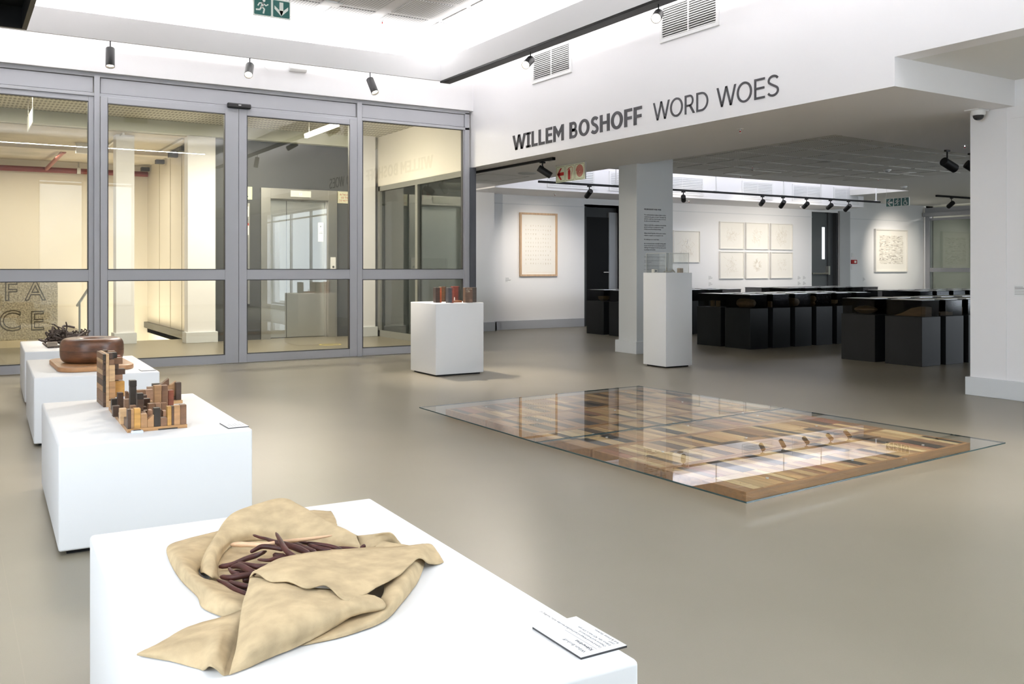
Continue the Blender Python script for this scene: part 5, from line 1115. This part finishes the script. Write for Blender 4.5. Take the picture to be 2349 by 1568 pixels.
for bi, xs in enumerate((XS, XS2)):
    for j, y in enumerate(YS):
        for i, x in enumerate(xs):
            lab = 'black mesh-topped steel case, %s from the left in the %s row of the %s block' % (ordn[i], rowname[j], ('front', 'rear')[bi]); grp = 'black steel cases of the %s block' % ('front', 'rear')[bi]
            if first: proto.location = (x, y, 0); WL[proto.name] = Vector((x, y, 0)); proto['label'] = lab; proto['group'] = grp; first = False
            else: dup(proto, (x, y, 0), lab, grp)
# turned wooden forms dimly seen inside the cases
def form(kind, x, y, label, s=1.):
    z = .556; c = (x, y, z); mb = MB()
    if kind == 'disc': mb.lathe([(.03, 0), (.10, .02), (.135, .05), (.13, .065), (.08, .09), (.02, .10)], c, (0, 0, 1), 24)
    elif kind == 'wedge': mb.prism([(0, 0), (.40, 0), (.40, .105), (.33, .112), (.22, .09), (.10, .03)], (x + .05, y + .21, z), (0, -1, 0), (0, 0, 1), (1, 0, 0), -.06, .06)
    elif kind == 'log': mb.lathe([(.045, 0), (.062, .03), (.065, .1), (.06, .2), (.05, .26), (.03, .28)], (x, y + .15, z + .065), (.1, -1, 0), 18)
    elif kind == 'slats':
        for k in range(5): mb.box(x - .12, x + .12, y - .14 + .06 * k, y - .10 + .06 * k, z, z + .035 + .006 * (k % 2))
    elif kind == 'knob': mb.lathe([(.03, 0), (.05, .03), (.035, .06), (.055, .09), (.05, .13), (.02, .15)], c, (.1, 0, 1), 14)
    elif kind == 'pegs': mb.box(x - .05, x - .02, y - .08, y - .02, z, z + .085).box(x - .05, x - .01, y + .04, y + .09, z, z + .085)
    elif kind == 'bowl': mb.lathe([(.04, 0), (.09, .03), (.10, .08), (.085, .08), (.07, .04), (.01, .02)], c, (0, 0, 1), 20)
    o = mb.build('wooden_form', FORM, smooth=kind in ('disc', 'log', 'knob', 'bowl')); tag(o, label, 'wood carving', 'wood carvings inside the steel cases')
form('disc', 9.44, 7.11, 'flat round wood carving in the second case of the front corner')
form('wedge', 9.43, 6.50, 'pale curved wedge carving in the nearest corner case')
form('slats', 9.90, 6.50, 'slatted wood carving right of the wedge carving')
form('pegs', 10.33, 6.50, 'two short wood blocks in the third case of the nearest row')
form('log', 9.45, 9.06, 'large barrel shaped wood carving in the third row corner case')
form('pegs', 9.90, 9.06, 'pair of upright wood pegs in the third row second case')
form('log', 10.33, 9.06, 'slim wood carving in the third row third case', .7)
form('knob', 10.80, 9.06, 'knobbly wood carving in the third row fourth case')
form('bowl', 11.22, 9.06, 'rounded wood carving in the third row fifth case')
form('bowl', 9.45, 12.3, 'round wood carving left of the text pillar')
form('pegs', 9.45, 9.62, 'wood carving beside the tall white plinth')

# ================================================================== LIFT LOBBY OBJECTS
lf = thing('lift', (4.75, 14.1, 0), 'stainless steel lift with closed doors behind the glass', 'lift')
fr = MB(); fr.box(4.135, 4.285, 14.06, 14.13, 0, 2.36).box(5.225, 5.375, 14.06, 14.13, 0, 2.36).box(4.285, 5.225, 14.06, 14.13, 2.195, 2.36)
fr.box(4.285, 4.30, 14.13, 14.27, 0, 2.195).box(5.21, 5.225, 14.13, 14.27, 0, 2.195).box(4.30, 5.21, 14.13, 14.27, 2.18, 2.195)
fr.build('frame', STEELF, lf, bevel=.002, seg=1)
bx(4.30, 4.588, 14.235, 14.255, 0.01, 2.18).build('door_panel', STEEL, lf); bx(4.594, 5.21, 14.225, 14.245, 0.01, 2.18).build('door_panel', STEEL, lf)
bx(4.588, 4.594, 14.23, 14.26, 0.01, 2.18).build('door_gap', ALUD, lf)
dsp = bx(4.60, 4.93, 14.045, 14.06, 2.235, 2.335).build('floor_display', SIGNW, lf)
write('display_text', 'L4', .05, (4.735, 14.0445, 2.265), (1, 0, 0), (0, 0, 1), M('display_white', (1, 1, 1), .4, emit=((1, 1, 1), .6)), lf)
bx(5.26, 5.345, 14.04, 14.06, 1.0, 1.285).build('call_panel', WPLAST, lf, bevel=.003)
MB().lathe([(.018, 0), (.018, .006), (.012, .006)], (5.30, 14.04, 1.13), (0, -1, 0), 14).build('call_button', CHROME, lf)
nt_ = thing('paper_notice', (5.15, 14.22, 1.53), 'white paper notice taped beside the lift door', 'notice')
bx(5.11, 5.20, 14.218, 14.2225, 1.54, 1.85).build('paper', PAPERW, nt_)
MB().prism(circ(5.153, 1.785, .014), (0, 14.2178, 0), (1, 0, 0), (0, 0, 1), (0, -1, 0), 0, .0006).box(5.142, 5.166, 14.2173, 14.218, 1.74, 1.745).box(5.125, 5.185, 14.2173, 14.218, 1.70, 1.704).box(5.125, 5.185, 14.2173, 14.218, 1.67, 1.68).build('print', INK, nt_)
sg = thing('level_sign', (3.88, 14.1, 2.16), 'cream level sign with a dark 2, cut by the door frame', 'sign')
bx(3.76, 4.005, 14.085, 14.099, 2.165, 2.365).build('panel', PHOTOL, sg, bevel=.004)
MB().stroke(rrect(3.772, 2.177, 3.993, 2.353, .015), .003, (0, 14.0848, 0), (1, 0, 0), (0, 0, 1), (0, -1, 0), 0, .0006, True).build('border', GREEN, sg)
write('numeral', '2', .16, (3.865, 14.0845, 2.205), (1, 0, 0), (0, 0, 1), M('numeral_green', (.03, .09, .08), .5), sg, bold=.015)
sg = thing('evacuation_sign', (5.5, 14.1, 2.16), 'cream sign with red warning text right of the lift', 'sign')
bx(5.392, 5.80, 14.085, 14.099, 2.165, 2.36).build('panel', PHOTOL, sg, bevel=.004)
MB().stroke(rrect(5.402, 2.175, 5.79, 2.35, .015), .003, (0, 14.0848, 0), (1, 0, 0), (0, 0, 1), (0, -1, 0), 0, .0006, True).build('border', SIGNRED, sg)
for k, s_ in enumerate(("IN THE EVENT OF FIRE", "USE THE STAIRWAY", "DO NOT USE THE LIFTS")): write('warning_text', s_, .046, (5.596, 14.0845, 2.29 - k * .048), (1, 0, 0), (0, 0, 1), SIGNRED, sg, bold=.008, align='CENTER', sx=.72)
np_ = thing('service_panel', (3.9, 14.1, .56), 'tall stainless service panel with small stickers left of the lift', 'panel')
bx(3.80, 3.965, 14.08, 14.099, .555, 2.11).build('plate', STEELF, np_, bevel=.002)
bx(3.82, 3.95, 14.0785, 14.08, 1.90, 2.06).build('sticker', PAPERW, np_); bx(3.82, 3.95, 14.0785, 14.08, 1.62, 1.80).build('sticker', PAPERW, np_); bx(3.82, 3.95, 14.078, 14.0785, 1.765, 1.80).build('danger_band', SIGNRED, np_)
write('sticker_text', 'DANGER', .026, (3.832, 14.0778, 1.774), (1, 0, 0), (0, 0, 1), SIGNW, np_, bold=.01)
q = MB()
for k in range(7): q.box(3.835, 3.835 + (.08, .1, .06, .09, .1, .07, .08)[k], 14.0779, 14.0785, (2.04, 2.02, 1.99, 1.96, 1.74, 1.71, 1.66)[k], (2.046, 2.026, 1.996, 1.966, 1.75, 1.72, 1.666)[k])
q.build('print', INKD, np_)
MB().lathe([(.012, 0), (.012, .005)], (3.93, 14.08, 1.86), (0, -1, 0), 12).lathe([(.012, 0), (.012, .005)], (3.93, 14.08, .95), (0, -1, 0), 12).build('keyhole', CHROME, np_)
em = MB().lathe([(.16, 0), (.16, .002), (.13, .002)], (4.72, 12.62, 0.0005), (0, 0, 1), 32, True).box(4.62, 4.82, 12.60, 12.64, .0005, .002).build('floor_emblem', M('brass_yellow', (.62, .50, .16), .4)); tag(em, 'oval yellow marking on the lobby floor before the lift', 'floor marking')
for k, (x, y) in enumerate(((4.43, 12.2),)):
    t = thing('linear_light', (x, y, 3.0), 'slim glowing tube light hanging in the lobby', 'ceiling light')
    bx(x - .025, x + .025, y - .65, y + .65, 3.03, 3.06).build('housing', WPLAST, t); bx(x - .02, x + .02, y - .64, y + .64, 3.0, 3.03).build('tube', TUBE, t)
    MB().tube([(x, y - .5, 3.06), (x, y - .5, 3.25)], .002, 5).tube([(x, y + .5, 3.06), (x, y + .5, 3.25)], .002, 5).build('wire', STEELF, t)
    l = bpy.data.lights.new('tube_lamp', 'AREA'); l.shape = 'RECTANGLE'; l.size = .04; l.size_y = 1.28; l.energy = 22; l.color = (1, .93, .78)
    lo = bpy.data.objects.new('tube_lamp', l); COL.objects.link(lo); lo.location = (x, y, 2.995)
hs = thing('hanging_sign', (1.05, 12.6, 2.95), 'thin sign seen edge on, hanging from the slotted lobby ceiling', 'sign')
bx(.86, .872, 12.2, 13.1, 2.84, 3.02).build('panel', SIGNW, hs); bx(.872, .876, 12.22, 13.08, 2.85, 3.01).build('green_face', GREEN, hs)
MB().tube([(.866, 12.3, 3.02), (.866, 12.3, 3.25)], .003, 5).tube([(.866, 13.0, 3.02), (.866, 13.0, 3.25)], .003, 5).build('wire', STEELF, hs)
pp = thing('sprinkler_pipe', (.5, 18.5, 2.90), 'dark red sprinkler pipe along the rear lobby wall', 'pipe')
MB().tube([(-2.98, 18.45, 2.86), (3.25, 18.45, 2.90)], .05, 12).build('main_pipe', REDP, pp)
MB().tube([(1.52, 18.45, 2.90), (1.60, 16.6, 3.0), (1.62, 16.5, 3.01)], .035, 10).build('branch_pipe', M('branch_pink', (.36, .10, .07), .4), pp)
MB().tube([(2.05, 18.45, 2.93), (2.05, 18.45, 3.058)], .012, 6).box(2.02, 2.08, 18.39, 18.51, 2.84, 2.95).tube([(1.62, 16.5, 3.03), (1.62, 16.5, 3.058)], .02, 6).build('clamp', STEELF, pp)
ct = thing('cable_tray', (3.1, 16, 3.02), 'dark cable tray with small boxes along the concrete ceiling edge', 'cable tray')
bx(3.16, 3.24, 14.2, 15.9, 3.03, 3.058).build('tray', M('tray_grey', (.10, .10, .10), .5), ct); bx(2.98, 3.01, 14.2, 16.05, 3.03, 3.058).build('conduit', STEELF, ct)
for y in (14.8, 15.7, 16.8, 18.2): bx(3.10, 3.24, y, y + .13, 2.94, 3.01).build('junction_box', M('box_black', (.03, .03, .035), .5), ct)
cd_ = MB().box(2.14, 2.17, 14.1, 16.05, 3.03, 3.06).box(1.70, 2.14, 15.6, 15.7, 2.90, 3.06).build('ceiling_trunking', WPLAST); tag(cd_, 'white trunking with a box under the concrete lobby ceiling', 'trunking')
gl = thing('stair_channel', (3.25, 16.5, 0), 'dark metal channel at the stair opening behind the left door', 'channel')
bx(3.19, 3.26, 14.9, 18.5, -.02, .09).build('channel', M('channel_dark', (.06, .058, .045), .45), gl)
MB().tube([(3.23, 15.05, .09), (3.21, 15.0, .14), (3.23, 14.92, .05)], .01, 6).box(3.2, 3.26, 14.8, 14.9, 0, .05).build('end_clip', BLACK, gl)
hr = thing('handrail', (1.9, 16.5, .9), 'grey stair handrail behind the left glass door', 'handrail')
MB().tube([(1.98, 15.6, .95), (1.96, 17.8, .45)], .025, 8).tube([(1.98, 15.8, .92), (1.80, 15.8, .92)], .012, 6).tube([(1.95, 17.4, .53), (1.95, 17.4, 0)], .018, 6).build('rail', M('rail_grey', (.30, .34, .38), .35, .5), hr)
# carved granite block
gb = thing('granite_block', (.4, 14.7, .09), 'rough granite block carved with letters at the far left', 'stone sculpture')
bx(-.9, 1.34, 14.48, 15.1, .10, 1.035).build('stone', GRAN, gb, bevel=.012)
bx(-.95, .95, 14.45, 15.15, 0, .10).build('plinth_board', M('pale_board', (.62, .52, .34), .6), gb)
for ch, x, z, s_ in (('F', .66, .66, .28), ('A', .93, .66, .28), ('C', .60, .24, .30), ('E', .98, .24, .28)):
    c = bpy.data.curves.new('letter', 'FONT'); c.body = ch; c.size = s_ * 1.35; c.fill_mode = 'NONE'; c.bevel_depth = .007; c.bevel_resolution = 1; c.resolution_u = 4
    o = bpy.data.objects.new('tmp', c); COL.objects.link(o); bpy.context.view_layer.update()
    me = bpy.data.meshes.new_from_object(o.evaluated_get(bpy.context.evaluated_depsgraph_get())); bpy.data.objects.remove(o)
    write('carved_letter', '', 1, (x, 14.4785, z), (1, 0, 0), (0, 0, 1), GROOVE, gb, me=me)
